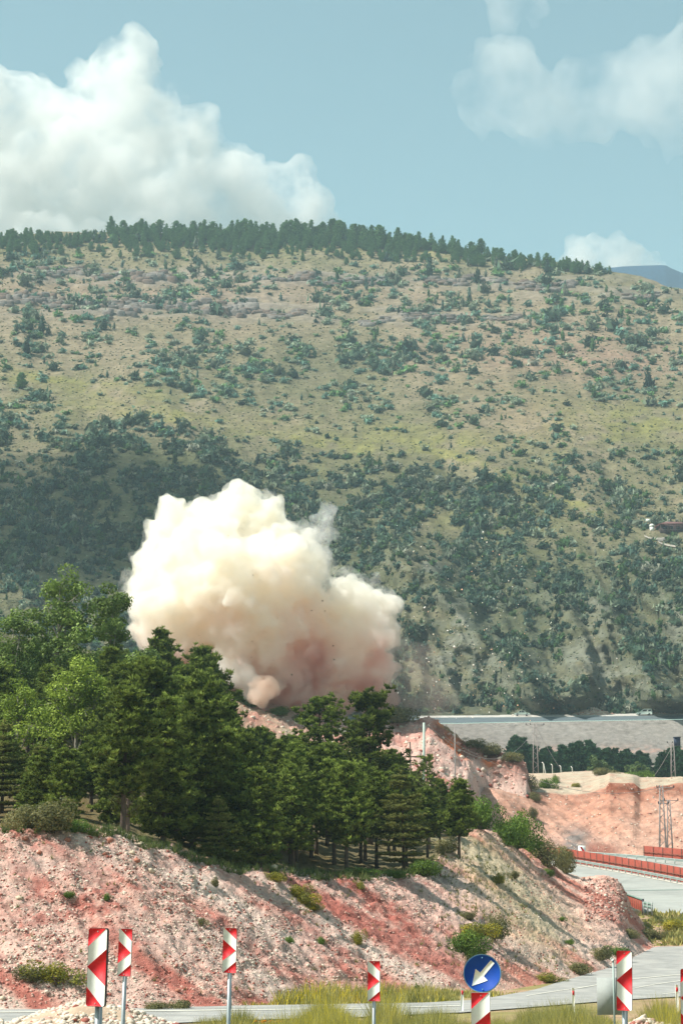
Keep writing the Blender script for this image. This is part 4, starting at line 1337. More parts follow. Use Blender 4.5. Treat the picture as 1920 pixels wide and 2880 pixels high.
def red_fence(fY, x0, x1, hgt, label, dz=0.0):
    p = along(fY, x0, x1, .5)
    root = empty('red_fence', p[0]); tag(root, label, 'fence')
    q = p - p[0] + (0, 0, dz)
    L = len(q)
    d = np.gradient(q, axis=0); n = np.stack([d[:, 1], -d[:, 0], 0 * d[:, 0]], -1); n /= np.linalg.norm(n, axis=1)[:, None]
    zig = np.where(np.arange(L) % 2 == 0, .05, -.02)[:, None] * n
    V = np.concatenate([q + zig + (0, 0, -.1), q + zig + (0, 0, hgt), q + zig - n * .05 + (0, 0, -.1), q + zig - n * .05 + (0, 0, hgt)])
    F = [(k, k + 1, L + k + 1, L + k) for k in range(L - 1)] + [(2 * L + k, 3 * L + k, 3 * L + k + 1, 2 * L + k + 1) for k in range(L - 1)] + [(L + k, L + k + 1, 3 * L + k + 1, 3 * L + k) for k in range(L - 1)]
    link('panel', mesh('panel', V, np.array(F), None, False, (M['rust'],)), root)
    mb = MB(); mb.tube([v + n[i] * .14 + (0, 0, hgt * .52) for i, v in enumerate(q)], .05, 4)
    mb.build('rail', M['orange'], root)
    mp = MB().box((-.03, -.03, -.2), (.03, .03, hgt + .02)).mesh('post', M['wood'])
    for v, nn_ in list(zip(q, n))[::4][:95]:
        o = link('post', mp, root); o.location = v + nn_ * .12
    return root
red_fence(lambda x: rail1(x) + 3.0, 1500, 2200, 1.75, 'long rust red fence behind the middle guardrail')
red_fence(lambda x: far_r(x) + 6, 1812, 2200, 1.7, 'short rust red fence behind the rear guardrail')
# short fence piece end beside the broken rocks
f1, f2, f3 = P(1758, 2549, 226), P(1808, 2564, 213), P(1834, 2566, 204)
rt = empty('red_fence', f2); tag(rt, 'bright rust red fence end with green top rail by the broken red rocks', 'fence')
d = f1 - f2
V = np.array([(0, 0, -.2), d + (0, 0, -.4), d + (0, 0, 1.2), (0, 0, 1.05)]); nrm = np.array([d[1], -d[0], 0]) / np.linalg.norm(d[:2]) * .08
V = np.concatenate([V, V + nrm])
link('panel', mesh('panel', V, np.array([(0, 1, 2, 3), (4, 7, 6, 5), (3, 2, 6, 7), (0, 3, 7, 4), (1, 5, 6, 2)]), None, False, (M['rust'],)), rt)
mb = MB(); mb.tube([(0, 0, 1.1), d + (0, 0, 1.25)], .09, 5); mb.build('top_rail', M['greenrail'], rt)
mb = MB()
for k in range(1, 9):
    v = d * k / 9 - nrm * .3
    mb.box(v + (-.03, -.03, -.2), v + (.03, .03, 1.1))
mb.build('rib', M['orange'], rt)
MB().box((-.1, -.1, -.5), (.1, .1, 1.2)).build('post', M['black'], rt)
rt = empty('guardrail', f3); tag(rt, 'green grey guardrail end beside the short red fence', 'guardrail')
d = f2 - f3
mb = MB()
for z0, z1 in ((.25, .5), (.55, .8)):
    V = np.array([(0, 0, z0), d + (0, 0, z0 + .15), d + (0, 0, z1 + .15), (0, 0, z1)]); V = np.concatenate([V, V + (0.05, .05, 0)])
    mb.add(V, [(0, 1, 2, 3), (4, 7, 6, 5), (3, 2, 6, 7), (0, 4, 5, 1), (0, 3, 7, 4), (1, 5, 6, 2)])
mb.build('beam', M['greenrail'], rt)
for t in (.05, .5, .95):
    o = MB().box((-.07, -.07, -.4), (.07, .07, .85)).build('post', M['grey'], rt); o.location = d * t + (0, 0, .08)

# ------------------------------------------------------------------ arrow boards and signs
def board(x, ytop, ybot, hreal, wreal, kind, yaw, tilt, label, rounded=False, thick=.03, post=.038, name='arrow_board'):
    s = (ybot - ytop) / hreal
    Y = FPX / s
    pt = P(x, (ytop + ybot) / 2, Y)
    root = empty(name, (pt[0], pt[1], 0)); root.rotation_euler = (0, tilt, yaw)
    tag(root, label, 'arrow board')
    zc = pt[2]; z0 = zc - hreal / 2; w2 = wreal / 2
    # plate
    r = .035 if rounded else .006
    pts = []
    for cx, cz, a0 in ((w2 - r, hreal - r, 0), (-w2 + r, hreal - r, 90), (-w2 + r, r, 180), (w2 - r, r, 270)):
        for k in range(5):
            a = R(a0 + 22.5 * k); pts.append((cx + r * math.cos(a), cz + r * math.sin(a)))
    pl = MB().poly([(a, b) for a, b in pts], thick / 2, -thick / 2).build('plate', M['black'] if rounded else M['grey'], root); pl.location = (0, 0, z0)  # rounded boards: black plate, the thick edge's shade put into its colour
    fc = MB().poly([(a * (1 - .012 / wreal), hreal / 2 + (b - hreal / 2) * .992) for a, b in pts], -thick / 2 - .0005, -thick / 2 - .004).build('white_face', M['white'], root); fc.location = (0, 0, z0)
    if kind == 'L':
        polys = [[(0, 1), (.93, 1), (0, .765)], [(.0, .503), (1, .735), (1, .262)], [(0, .245), (.86, 0), (0, 0)]]
    else:
        polys = [[(.10, 1), (1, 1), (1, .745)], [(0, .745), (.95, .50), (0, .265)], [(.06, 0), (1, .255), (1, 0)]]
    for pg in polys:
        q = [((a - .5) * wreal * .985, b * hreal * .985 + .0075 * hreal) for a, b in pg]
        if rounded:   # clip the sharp outer corners
            q2 = []
            for i, (a, b) in enumerate(q):
                if abs(abs(a) - wreal * .4925) < 1e-6 and (b < .02 * hreal or b > .98 * hreal):
                    pa, pb = q[i - 1], q[(i + 1) % len(q)]
                    for o_ in (pa, pb):
                        dd = math.hypot(o_[0] - a, o_[1] - b); q2.append((a + (o_[0] - a) / dd * .02, b + (o_[1] - b) / dd * .02))
                else: q2.append((a, b))
            q = q2
        o = MB().poly(q, -thick / 2 - .0045, -thick / 2 - .008).build('red_stripe', M['red'], root); o.location = (0, 0, z0)
    mb = MB()
    for zz in (.045, .955):
        c = [(math.cos(t) * .009, hreal * zz + math.sin(t) * .009) for t in np.linspace(0, 2 * math.pi, 7)[:-1]]
        mb.poly(c, -thick / 2 - .0085, -thick / 2 - .014)
    o = mb.build('bolt', M['grey'], root); o.location = (0, 0, z0)
    mb = MB().tube([(0, thick / 2 + post + .004, -.1), (0, thick / 2 + post + .004, zc)], post, 10)
    mb.build('post', M['steel'], root, True)
    mb = MB()
    for zz in (.15, .85): mb.box((-.07, thick / 2 + .002, zz * hreal - .02), (.07, thick / 2 + .06, zz * hreal + .02))
    o = mb.build('bracket', M['grey'], root); o.location = (0, 0, z0)
    return root
board(262, 2615, 2827, 1.0, .27, 'L', R(-20), R(1.2), 'largest left pointing red and white arrow board, with a dark rounded edge, at the left', True, .05, .05)
board(337, 2615, 2744, .75, .225, 'R', R(-14), R(1.6), 'right pointing arrow board close beside the largest one', False, .018, .034)
board(637, 2613, 2735, .75, .24, 'R', R(-12), R(1.0), 'right pointing arrow board standing alone in front of the stony bank', False, .018, .036)
board(1049, 2706, 2815, .75, .235, 'R', R(-5), R(.3), 'right pointing arrow board left of the blue sign', False, .015, .034)
board(1746, 2678, 2840, 1.0, .265, 'L', R(-12), R(1.2), 'left pointing arrow board in front of the grey sign back', True, .04, .05)
board(1927, 2730, 2888, 1.0, .265, 'L', R(-8), R(1.2), 'arrow board cut off by the right edge of the photo', True, .04, .05)
bb = board(1352, 2797, 2985, 1.08, .30, 'L', R(-3), 0, 'arrow board mounted right under the round blue sign', False, .03, .04)
# round blue sign on the same post
s = (2797 - 2985) / 1.08
Yb = bb.location[1]
pt = P(1355.5, 2738.5, Yb)
root = empty('blue_sign', (pt[0], pt[1], 0)); root.rotation_euler = (0, 0, R(-4)); tag(root, 'round blue sign with a white arrow pointing down to the left', 'road sign')
rd_ = 52.0 / FPX * Yb
def disc(r, y0, y1, name, m, n=48):
    o = MB().poly([(math.cos(t) * r, math.sin(t) * r) for t in np.linspace(0, 2 * math.pi, n + 1)[:-1]], y0, y1).build(name, m, root); o.location = (0, 0, pt[2]); return o
disc(rd_, .012, -.004, 'plate', M['grey']); disc(rd_ * .985, -.0042, -.006, 'light_rim', M['rim']); disc(rd_ * .945, -.0062, -.008, 'blue_face', M['blue'])
ar = [(.46, .68), (.65, .52), (.08, -.15), (.28, -.37), (-.55, -.66), (-.35, .23), (-.11, .03)]
o = MB().poly([(a * rd_, b * rd_) for a, b in ar], -.0082, -.0105).build('white_arrow', M['white'], root); o.location = (0, 0, pt[2])
mb = MB()
for zz in (.82, -.82): mb.poly([(math.cos(t) * .011, zz * rd_ + math.sin(t) * .011) for t in np.linspace(0, 2 * math.pi, 7)[:-1]], -.0107, -.016)
o = mb.build('bolt', M['rim'], root); o.location = (0, 0, pt[2])
MB().tube([(0, .055, pt[2] - rd_ * 1.15), (0, .055, pt[2] + rd_ * .8)], .035, 10).build('post', M['steel'], root, True)
# back of a grey sign
Yg = 60.
p0 = P(1713, 2803, Yg)
root = empty('sign_back', (p0[0], p0[1], 0)); tag(root, 'plain grey back of a rectangular sign behind the right arrow board', 'road sign')
hw, hh = .52 / 2 + .04, .50
MB().box((-hw - .04, -.01, p0[2] - hh), (hw + .1, .01, p0[2] + hh)).build('plate', M['grey'], root)
MB().tube([(.12, -.05, -.1), (.12, -.05, p0[2] + 1.0)], .028, 8).build('post', M['rail'], root, True)
MB().poly([(math.cos(t) * .045, math.sin(t) * .045) for t in np.linspace(0, 6.283, 9)[:-1]], -.06, 0).build('cap', M['white'], root).location = (.08, -.06, p0[2] + 1.0)


def marker(x, ytop, Y, label, tilt=0):
    pt = P(x, ytop, Y); zg = float(G(Y))
    h = pt[2] - zg
    root = empty('marker_post', (pt[0], pt[1], zg)); tag(root, label, 'marker post'); root.rotation_euler = (0, tilt, 0)
    MB().poly([(-.055, -.2), (.055, -.2), (.055, h - .04), (-.055, h)], -.04, .04).build('post_body', M['plaster'], root)
    MB().box((-.038, -.047, h - .30), (.038, -.0405, h - .13)).build('reflector', M['red'], root)
marker(646, 2810, 76.5, 'white marker post right behind the lone middle arrow board', R(1))
marker(1298, 2778, 91, 'white marker post with red reflector left of the blue sign', R(1.5))
marker(1611, 2779, 91, 'short marker post in the grass before the road curve')
marker(1902, 2770, 92, 'marker post half hidden by the right hand arrow board')

# ------------------------------------------------------------------ poles and pylons
def pole(x, ytop, ybot, Y, r0, m, label, tilt=0, name='utility_pole', arm=None):
    a, b = P(x, ytop, Y), P(x, ybot, Y)
    g_ = drop(B_near, b)
    zb = min(b[2], g_[2]) if g_ is not None else b[2]
    h = a[2] - zb
    root = empty(name, (b[0], b[1], zb)); tag(root, label, 'pole'); root.rotation_euler = (0, tilt, 0)
    MB().tube([(0, 0, -.3), (0, 0, h * .5), (0, 0, h)], [r0, r0 * .85, r0 * .65], 10).build('shaft', m, root, True)
    if arm:
        z = P(x, arm[0], Y)[2] - zb
        l = arm[1] / FPX * Y; rr_ = arm[2] / FPX * Y
        MB().box((-l, -.06, z - .06), (rr_, .06, z + .06)).build('crossarm', m, root)
        mb = MB()
        for q in (-l * .9, -l * .4, rr_ * .8): mb.tube([(q, 0, z + .06), (q, 0, z + .25)], .05, 6)
        mb.build('insulator', M['grey'], root)
    return root
pole(1190, 2033, 2240, 215, .19, M['pole'], 'pale concrete pole rising out of the wood in front of the pink quarry', R(.6))
pole(1157, 2088, 2230, 218, .10, M['wood'], 'dark wooden pole with a crossarm left of the concrete pole', R(-.8), arm=(2129, 32, 33))
pole(1281, 2045, 2300, 240, .09, M['lattice'], 'thin grey pole in front of the brown rock face')
for i, (x, y, lb) in enumerate([(1528, 2148, 'slanted white fence post, first of the short row by the grove'), (1553, 2153, 'thin fence post in front of the dark grove beside the slanted one'), (1577, 2157, 'middle fence post of the row before the grove'), (1609, 2160, 'last fence post of the row before the grove')]):
    a, b = P(x, y, 398), P(x, y + 26, 398)
    root = empty('fence_post', (b[0], b[1], b[2] - 1)); tag(root, lb, 'fence post')
    h = a[2] - b[2] + 1
    MB().tube([(0, 0, 0), (0, 0, h), (-.25, 0, h + .25)], .09, 6).build('upright', M['plaster'], root)
    if i == 0: MB().tube([(.0, 0, h), (.55, 0, 0)], .09, 6).build('brace', M['plaster'], root)


def lattice(x, ytop, ybot, Y, wb, wt, arms, label, surf=None):
    a, b = P(x, ytop, Y), P(x, ybot, Y)
    h = a[2] - b[2]
    root = empty('lattice_pylon', b); tag(root, label, 'pylon')
    mb = MB()
    W = lambda z: (wb + (wt - wb) * z / h) / 2
    for sx in (-1, 1):
        for sy in (-1, 1):
            mb.tube([(sx * W(0), sy * W(0), -1.0), (sx * W(h), sy * W(h), h)], .055, 4)
    n = int(h / .9)
    for k in range(n):
        z0, z1 = h * k / n, h * (k + 1) / n
        for sy in (-1, 1):
            sg = 1 if k % 2 else -1
            mb.tube([(-sg * W(z0), sy * W(z0), z0), (sg * W(z1), sy * W(z1), z1)], .03, 3, cap=False)
            mb.tube([(sy * W(z0), -sg * W(z0), z0), (sy * W(z1), sg * W(z1), z1)], .03, 3, cap=False)
    mb.build('mast', M['lattice'], root)
    for (dz, l, r) in arms:
        z = h - dz
        m2 = MB()
        m2.tube([(-l, 0, z), (r, 0, z)], .05, 4); m2.tube([(-l, 0, z), (0, 0, z - .7)], .03, 4); m2.tube([(r, 0, z), (0, 0, z - .7)], .03, 4)
        m2.build('crossarm', M['lattice'], root)
        for q in (-l, 0 if dz == 0 else -l * .5, r):
            m3 = MB(); m3.tube([(q, 0, z), (q, 0, z + .35)], [.1, .06], 6); m3.build('insulator', M['black'], root)
    return root
lattice(1864, 2210, 2402, 299, 1.0, .38, [(0.3, .6, 1.75), (2.5, .45, .9)], 'tall lattice pylon in front of the red cutting at the right')
lattice(1884, 2250, 2404, 301, .8, .32, [(0.1, 1.2, 1.3)], 'shorter brownish lattice pylon standing close behind the tall one')
lattice(1506, 2036, 2178, 430, 1.1, .6, [(0.2, 1.8, 1.8)], 'lattice pylon with a wide crossarm before the grey embankment')
lattice(1893, 2090, 2192, 425, .9, .5, [(0.0, 1.0, 1.4)], 'lattice pylon with a transformer box at the right edge of the grove')
tb = P(1902, 2086, 425)
tag(MB().box((-.6, -.4, -.9), (.6, .4, .7)).box((-.7, -.5, .7), (.7, .5, .85)).build('transformer_box', M['navy']), 'dark blue transformer box hung on the right lattice pylon', 'transformer').location = tb + (0, -.6, 0)
def wire(p, q, sag, label, r=.018):
    pts = [np.array(p) * (1 - t) + np.array(q) * t - (0, 0, sag * 4 * t * (1 - t)) for t in np.linspace(0, 1, 24)]
    o = empty('power_line', pts[0]); C.objects.unlink(o); bpy.data.objects.remove(o)
    c0 = pts[0]
    ob = MB().tube([v - c0 for v in pts], r, 4).build('power_line', M['lattice']); ob.location = c0
    tag(ob, label, 'power line')
wire(P(1196, 2035, 215), P(1506, 2042, 430), 5, 'sagging power line from the concrete pole to the lattice pylon', .03)
wire(P(1196, 2040, 215), P(1866, 2213, 299), 3.2, 'power line from the concrete pole to the tall pylon at the right', .025)
wire(P(1506, 2040, 430), P(1893, 2092, 425), 14, 'power line sagging in front of the dark grove', .035)
wire(P(1157, 2129, 218), P(1281, 2060, 240), 1, 'power line from the wooden pole to the thin grey pole', .02)
# small signs by the cutting
p0 = P(1602, 2415, 297)
root = empty('dark_sign', p0); tag(root, 'small black box shaped sign at the left end of the rear guardrail', 'sign')
MB().box((-.85, -.1, .1), (-.02, .1, 1.15)).box((.02, -.1, .1), (.85, .1, 1.15)).build('panel', M['black'], root)
MB().box((-.04, -.14, -.8), (.04, -.11, 1.1)).build('post', M['rail'], root)
p0 = P(1636, 2405, 300)
root = empty('chevron_sign', p0); tag(root, 'small white sign with a red chevron before the grey rock', 'road sign')
MB().box((-.5, -.02, -.2), (.5, .02, 1.25)).build('plate', M['white'], root)
MB().poly([(-.3, 1.1), (0, 1.1), (.38, .5), (0, -.1), (-.3, -.1), (.06, .5)], -.045, -.025).build('red_chevron', M['red'], root)
MB().tube([(0, .06, -1.2), (0, .06, .9)], .05, 6).build('post', M['steel'], root)

# ------------------------------------------------------------------ cars on the far road
def car(x, ybase, Y, L, H, kind, flip, label):
    p0 = P(x, ybase, Y)
    root = empty('sedan' if kind == 'sedan' else 'hatchback', p0); tag(root, label, 'car')
    sc_ = 1
    if kind == 'sedan':
        body = [(-.5, .22), (-.49, .50), (-.33, .54), (-.22, .58), (.20, .58), (.36, .56), (.49, .47), (.5, .24)]
        cab = [(-.33, .56), (-.22, .97), (-.16, 1.0), (.06, 1.0), (.12, .97), (.26, .56)]
        wins = [[(-.25, .62), (-.185, .92), (-.08, .93), (-.08, .62)], [(-.06, .62), (-.06, .93), (.07, .93), (.19, .62)]]
    else:
        body = [(-.5, .18), (-.5, .60), (.22, .58), (.38, .52), (.5, .38), (.5, .18)]
        cab = [(-.5, .58), (-.485, .92), (-.44, 1.0), (-.02, 1.0), (.06, .96), (.28, .56)]
        wins = [[(-.45, .62), (-.43, .90), (-.24, .91), (-.24, .62)], [(-.21, .62), (-.21, .91), (-.03, .90), (.10, .62)], [(-.0, .66), (.0, .90), (.05, .88), (.16, .64)]]
    f = -1 if flip else 1
    T = lambda pg: [(a * L * f, b * H) for a, b in pg]
    w_ = .84
    bo = MB().poly(T(body), -w_, w_).poly(T(cab), -w_ * .86, w_ * .86).build('body', M['carpaint'], root)
    mo = bo.modifiers.new('b', 'BEVEL'); mo.width = .06; mo.segments = 2; mo.limit_method = 'ANGLE'
    for pg in wins:
        for sy in (-1, 1):
            MB().poly(T(pg), sy * w_ * .865, sy * w_ * .875).build('side_window', M['carglass'], root)
    wh = [(-.32, .17), (.31, .17)]
    for a, b in wh:
        for sy in (-1, 1):
            r_ = .30
            t = MB().poly([(math.cos(q) * r_ + a * L * f, r_ + math.sin(q) * r_) for q in np.linspace(0, 6.283, 17)[:-1]], sy * w_ * .8, sy * w_ * 1.01).build('wheel', M['tyre'], root)
            MB().poly([(math.cos(q) * .17 + a * L * f, r_ + math.sin(q) * .17) for q in np.linspace(0, 6.283, 13)[:-1]], sy * w_ * 1.012, sy * w_ * 1.03).build('rim', M['steel'], t)
    for sy in (-1, 1):
        MB().box((.485 * L * f - .03, sy * .62 - .15, .40 * H), (.485 * L * f + .03, sy * .62 + .15, .46 * H)).build('headlight', M['white'], root)
    MB().box((-.5 * L, -w_ * .9, .2 * H), (.5 * L, w_ * .9, .26 * H)).build('bumper', M['grey'], root)
    return root
car(1468, 2013.5, 615, 4.3, 1.42, 'sedan', False, 'pale green old sedan with three boxes on the far road')
car(1811, 2012.5, 613, 4.3, 1.78, 'van', True, 'pale green tall hatchback facing left at the right end of the far road')

# excavator behind the sedan
p0 = P(1523, 2012, 622)
root = empty('excavator', p0); tag(root, 'brownish excavator with raised boom and dark cab behind the far road', 'excavator')
for sy in (-1, 1):
    MB().poly([(-1.6, .1), (-1.2, -.2), (1.3, -.2), (1.7, .2), (1.5, .7), (-1.5, .7)], sy * .9 - .3, sy * .9 + .3).build('track', M['black'], root)
MB().box((-1.3, -1.1, .75), (1.6, 1.1, 1.7)).box((.9, -1.1, 1.7), (1.6, 1.1, 2.0)).build('engine_housing', M['navy'], root)
MB().poly([(-1.2, .8), (-1.3, 2.0), (-1.0, 2.7), (0, 2.7), (.1, .8)], -1.1, -.1).build('cab', M['navy'], root)
MB().poly([(-.9, 1.2), (-1.6, 3.8), (-2.0, 4.9), (-2.5, 4.9), (-2.3, 4.3), (-1.6, 2.2), (-1.3, 1.2)], .1, .5).build('boom', M['orange'], root)
MB().poly([(-2.0, 4.9), (-2.5, 4.7), (-3.3, 2.2), (-3.0, 2.1)], .15, .45).build('stick', M['orange'], root)
MB().poly([(-3.4, 2.2), (-2.8, 2.1), (-2.5, 1.5), (-3.0, 1.1), (-3.6, 1.5)], -.2, .8).build('bucket', M['lattice'], root)

# ------------------------------------------------------------------ house on the hill
hp_ = hill(1875, 1497)
base = np.array(hp_)
sc_m = base[1] / FPX
root = empty('house', base); root.rotation_euler = (0, 0, R(8)); tag(root, 'low dark house with a wide dull red hipped roof on the slope at the right', 'house')
W_ = 62 * sc_m; 
ox = 14 * sc_m
x0, x1 = -46 * sc_m + ox, 62 * sc_m + ox
MB().box((x0 + 1, -3, -2), (x1 - 1, 4, 2.6)).build('wall', M['darkwall'], root)
e = 3.2
V = [(x0, -4.2, 2.5), (x1, -4.2, 2.5), (x1, 5, 2.5), (x0, 5, 2.5), (x0 + 4.5, .4, 4.3), (x1 - 4.5, .4, 4.3)]
rf = link('roof', mesh('roof', V, [np.array([(0, 1, 5, 4), (2, 3, 4, 5), (0, 3, 2, 1)]), np.array([(1, 2, 5), (3, 0, 4)])], None, False, (M['roof'],)), root)
for k in range(5):
    xx = x0 + 2 + k * 2.6
    wd_ = MB().box((xx, -3.06, .6), (xx + 1.3, -3.01, 1.9)).build('window', M['carglass'], root)
    MB().box((xx - .1, -3.09, .45), (xx + 1.4, -3.0, .58)).build('sill', M['lattice'], wd_)
MB().box((x0 + 4, -3.08, -1), (x0 + 5.1, -3.01, 1.4)).build('door', M['wood'], root)
for k in range(5):
    xx = x0 + .6 + k * (x1 - x0 - 1.2) / 4
    MB().tube([(xx, -4, -1.5), (xx, -4, 2.5)], .12, 6).build('porch_post', M['wood'], root)
kb_ = hill(1833, 1492)
root = empty('kiosk', kb_); tag(root, 'tiny white kiosk with a rounded top beside the dark house', 'kiosk')
MB().box((-.8, -.8, -.5), (.8, .8, 1.3)).build('lower_wall', M['plaster'], root)
MB().box((-.7, -.7, 1.3), (.7, .7, 1.6)).build('gap', M['black'], root)
V, F = ico(2)
link('dome', mesh('dome', V * (1.0, 1.0, .75) + (0, 0, 1.9), F, None, True, (M['plaster'],)), root)
kb_ = hill(1822, 1471)
root = empty('water_tank', kb_); tag(root, 'white water tank on the slope above the kiosk', 'water tank')
MB().tube([(-.8, 0, .9), (.8, 0, .9)], .75, 14).build('barrel', M['plaster'], root, True)
MB().box((-.7, -.5, -.5), (-.5, .5, .4)).box((.5, -.5, -.5), (.7, .5, .4)).build('leg', M['lattice'], root)
# light coloured path loops under the house
pth = [(1812, 1513), (1825, 1519), (1842, 1521), (1862, 1521), (1878, 1518), (1866, 1524), (1850, 1528), (1858, 1534), (1880, 1540), (1900, 1543)]
pp = [hit(B_hill, *q) for q in pth]
V = []
for q in pp: V += [q + (0, -.2, .5), q + (0, 1.5, 1.5)]
tag(link('path', mesh('path', V, np.array([(2 * i, 2 * i + 2, 2 * i + 3, 2 * i + 1) for i in range(len(pp) - 1)]), None, False, (mat('dirt_path', (.26, .235, .20), rough=.95, noise=.2, nscale=.6),))), 'pale dirt path winding below the house', kind='structure')

# ------------------------------------------------------------------ grove before the embankment
GR = (np.array([.020, .060, .036]), np.array([.055, .120, .055]))
grove_p = []
for k in range(4):
    cr, tr = pine_proto(600 + k, 9, 2.3, cs=.08, cols=GR, nt=.9, conic=.75, tl=.55, tw=.14, needles=8)
    grove_p.append((crown_mesh('conifer_crown', cr, M['leaf_far']), tr.mesh('conifer_trunk', M['bark'])))
c_gt = curve([(1425, 2110), (1450, 2062), (1475, 2078), (1500, 2090), (1540, 2098), (1580, 2095), (1610, 2082), (1640, 2085), (1652, 2076), (1680, 2098), (1700, 2088), (1740, 2110), (1760, 2105), (1790, 2104), (1810, 2115), (1840, 2130), (1860, 2110), (1880, 2095), (1920, 2098), (2100, 2090)])
for row, Yq in enumerate((452, 466, 482)):
    for x in np.arange(1432 + row * 9, 2010, 27):
        xx = x + G_.normal() * 5
        if xx > 1830 and xx < 1850: continue
        zb = float(G(Yq)) if xx > 1500 else 33
        zb = 30 + (Yq - 440) * .12
        top = c_gt(xx) + G_.random() * 16 + (10 if row == 0 else 0)
        h = P(xx, top, Yq)[2] - zb
        pr = grove_p[int(G_.integers(0, 4))]
        p_ = Q(xx, Yq, zb)
        plant('conifer_tree', 'dark blue green conifer in the grove below the grey embankment', 'conifer', 'conifers of the grove below the embankment', p_, pr[0], pr[1], G_.random() * 6, h / 9)
cr, tr = broad_proto(620, 8, [(0, 0, 6.5, 1.2), (.8, 0, 5, 1.5), (-.8, 0, 4.6, 1.5), (0, 0, 3, 1.8), (1.4, 0, 3, 1.3)], (np.array([.07, .12, .04]), np.array([.16, .22, .07])), 2.2, .2, 90)
lt = (crown_mesh('light_crown', cr, M['leaf_broad']), tr.mesh('light_trunk', M['bark']))
for x, top, s_, lb in ((1675, 2120, .92, 'light green slender tree in front of the dark grove'), (1700, 2135, .75, 'smaller light green tree right beside the slender one'), (1790, 2140, .75, 'broad light green tree at the right part of the grove'), (1770, 2150, .7, 'low light green tree in the grove before the notch'), (1815, 2150, .65, 'small light green tree at the edge of the grove notch')):
    p_ = Q(x, 436, P(x, top, 436)[2] - 8 * s_ * 1.1)
    plant('broadleaf_tree', lb, 'broadleaf tree', None, p_, lt[0], lt[1], G_.random() * 6, s_ * 1.1)

# bushes of the quarry and terrace
for (x, y, wpx, hpx, b, kd, lb) in [
    (1465, 2222, 70, 40, B_cut, 'o', 'grey olive bush with thin upright twigs on the sandy terrace'), (1540, 2218, 44, 32, B_cut, 'g', 'rounded dark green bush on the terrace above the cutting'),
    (1562, 2202, 20, 26, B_cut, 'g', 'small pointed shrub on the terrace beside the rounded bush'), (1500, 2250, 40, 24, B_cut, 'o', 'grey scrub clump at the left end of the cutting lip'),
    (1497, 2300, 26, 30, B_cut, 'o', 'grey scrub hanging on the left edge of the cutting'), (1622, 2214, 24, 14, B_cut, 'y', 'yellow green tuft on the pale terrace'),
    (1700, 2180, 60, 22, B_cut, 'o', 'low scrub row at the back of the terrace'), (1800, 2186, 70, 20, B_cut, 'g', 'green scrub row below the grove at the right'),
    (1100, 2032, 110, 50, B_near, 'o', 'dry brown bush on the ridge beside the layered pine'), (1060, 2020, 60, 40, B_near, 'o', 'brown scrub at the foot of the smoke'),
    (1302, 2062, 12, 14, B_near, 'g', 'tiny dark bush on the mound crest'), (1340, 2100, 60, 26, B_near, 'o', 'olive scrub patch on the back of the quarry mound'),
    (1390, 2120, 70, 28, B_near, 'o', 'grey green scrub patch above the brown rock face'), (1440, 2140, 60, 26, B_near, 'o', 'grey scrub at the right tip of the mound'),
    (700, 1985, 70, 30, B_near, 'g', 'green scrub on the slope below the smoke foot'), (780, 2010, 60, 26, B_near, 'g', 'green scrub right of the stony strip below the smoke'), (660, 1960, 40, 22, B_near, 'o', 'small grey scrub on the stony strip'), (850, 2030, 60, 30, B_near, 'g', 'green scrub behind the left open crowned pine')]:
    h = hit(b, x, y)
    if h is None: continue
    s = wpx / FPX * h[1] / 1.5
    o = plant('bush', lb, 'bush', None, h - (0, 0, .2), bush[kd][int(G_.integers(0, 3))][0], bush[kd][0][1], G_.random() * 6.28, s, 'foliage')
    o.scale = (s, s, hpx / FPX * h[1])

# ------------------------------------------------------------------ scrub on the hill
def scrub_proto(seed, conic=False, n=46):
    g = np.random.default_rng(seed)
    V0, F0 = ico(1)
    q = V0 * (1 + .35 * fbm(V0 * 1.5 + seed, 2, seed))[:, None]
    Vs, Fs, Cs = [], [], []
    if conic:
        q = q * (.36, .36, .8); q[:, 2] += .75; q[:, :2] *= np.clip(1.35 - q[:, 2:3] * .6, .2, 1.2)
    else:
        q = q * (.42, .42, .30); q[:, 2] += .26
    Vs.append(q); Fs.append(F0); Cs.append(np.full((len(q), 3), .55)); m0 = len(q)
    for k in range(n):
        d = g.normal(size=3); d /= np.linalg.norm(d)
        if conic:
            z = g.random() ** 1.2 * 1.75; rr_ = .55 * (1 - z / 1.95)
            c = np.array([d[0], d[1], 0]); c = c / (np.linalg.norm(c) + 1e-6) * rr_ * (.6 + .5 * g.random()); c[2] = z
        else:
            lob = .52 * (1 + .3 * math.sin(3 * math.atan2(d[1], d[0]) + seed))
            c = d * lob * (1, 1, .62) + (0, 0, .3); c[2] = abs(c[2])
        s = .11 + .09 * g.random()
        t = g.normal(size=(3, 3)) * s
        Vs.append(c + t); Fs.append(np.array([[m0, m0 + 1, m0 + 2]])); m0 += 3
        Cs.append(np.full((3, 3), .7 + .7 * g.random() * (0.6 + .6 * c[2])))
    return np.concatenate(Vs), np.concatenate(Fs), np.concatenate(Cs)
sp_r = [scrub_proto(700 + k) for k in range(10)]
sp_c = [scrub_proto(720 + k, True, 60) for k in range(5)]
Gs = np.random.default_rng(17)
N = 68000
cx_ = Gs.random(N) * 2800 - 480
cy_ = 655 + Gs.random(N) * 1355
ok = cy_ > c_ridge(cx_) + 8
cx_, cy_ = cx_[ok], cy_[ok]
nA = fbm(xy(cx_ * .012, cy_ * .02), 3, 801); nB = fbm(xy(cx_ * .035, cy_ * .06), 2, 805)
den = .30 - .02 * sstep(1000, 1300, cy_) + .24 * sstep(1280, 1450, cy_)
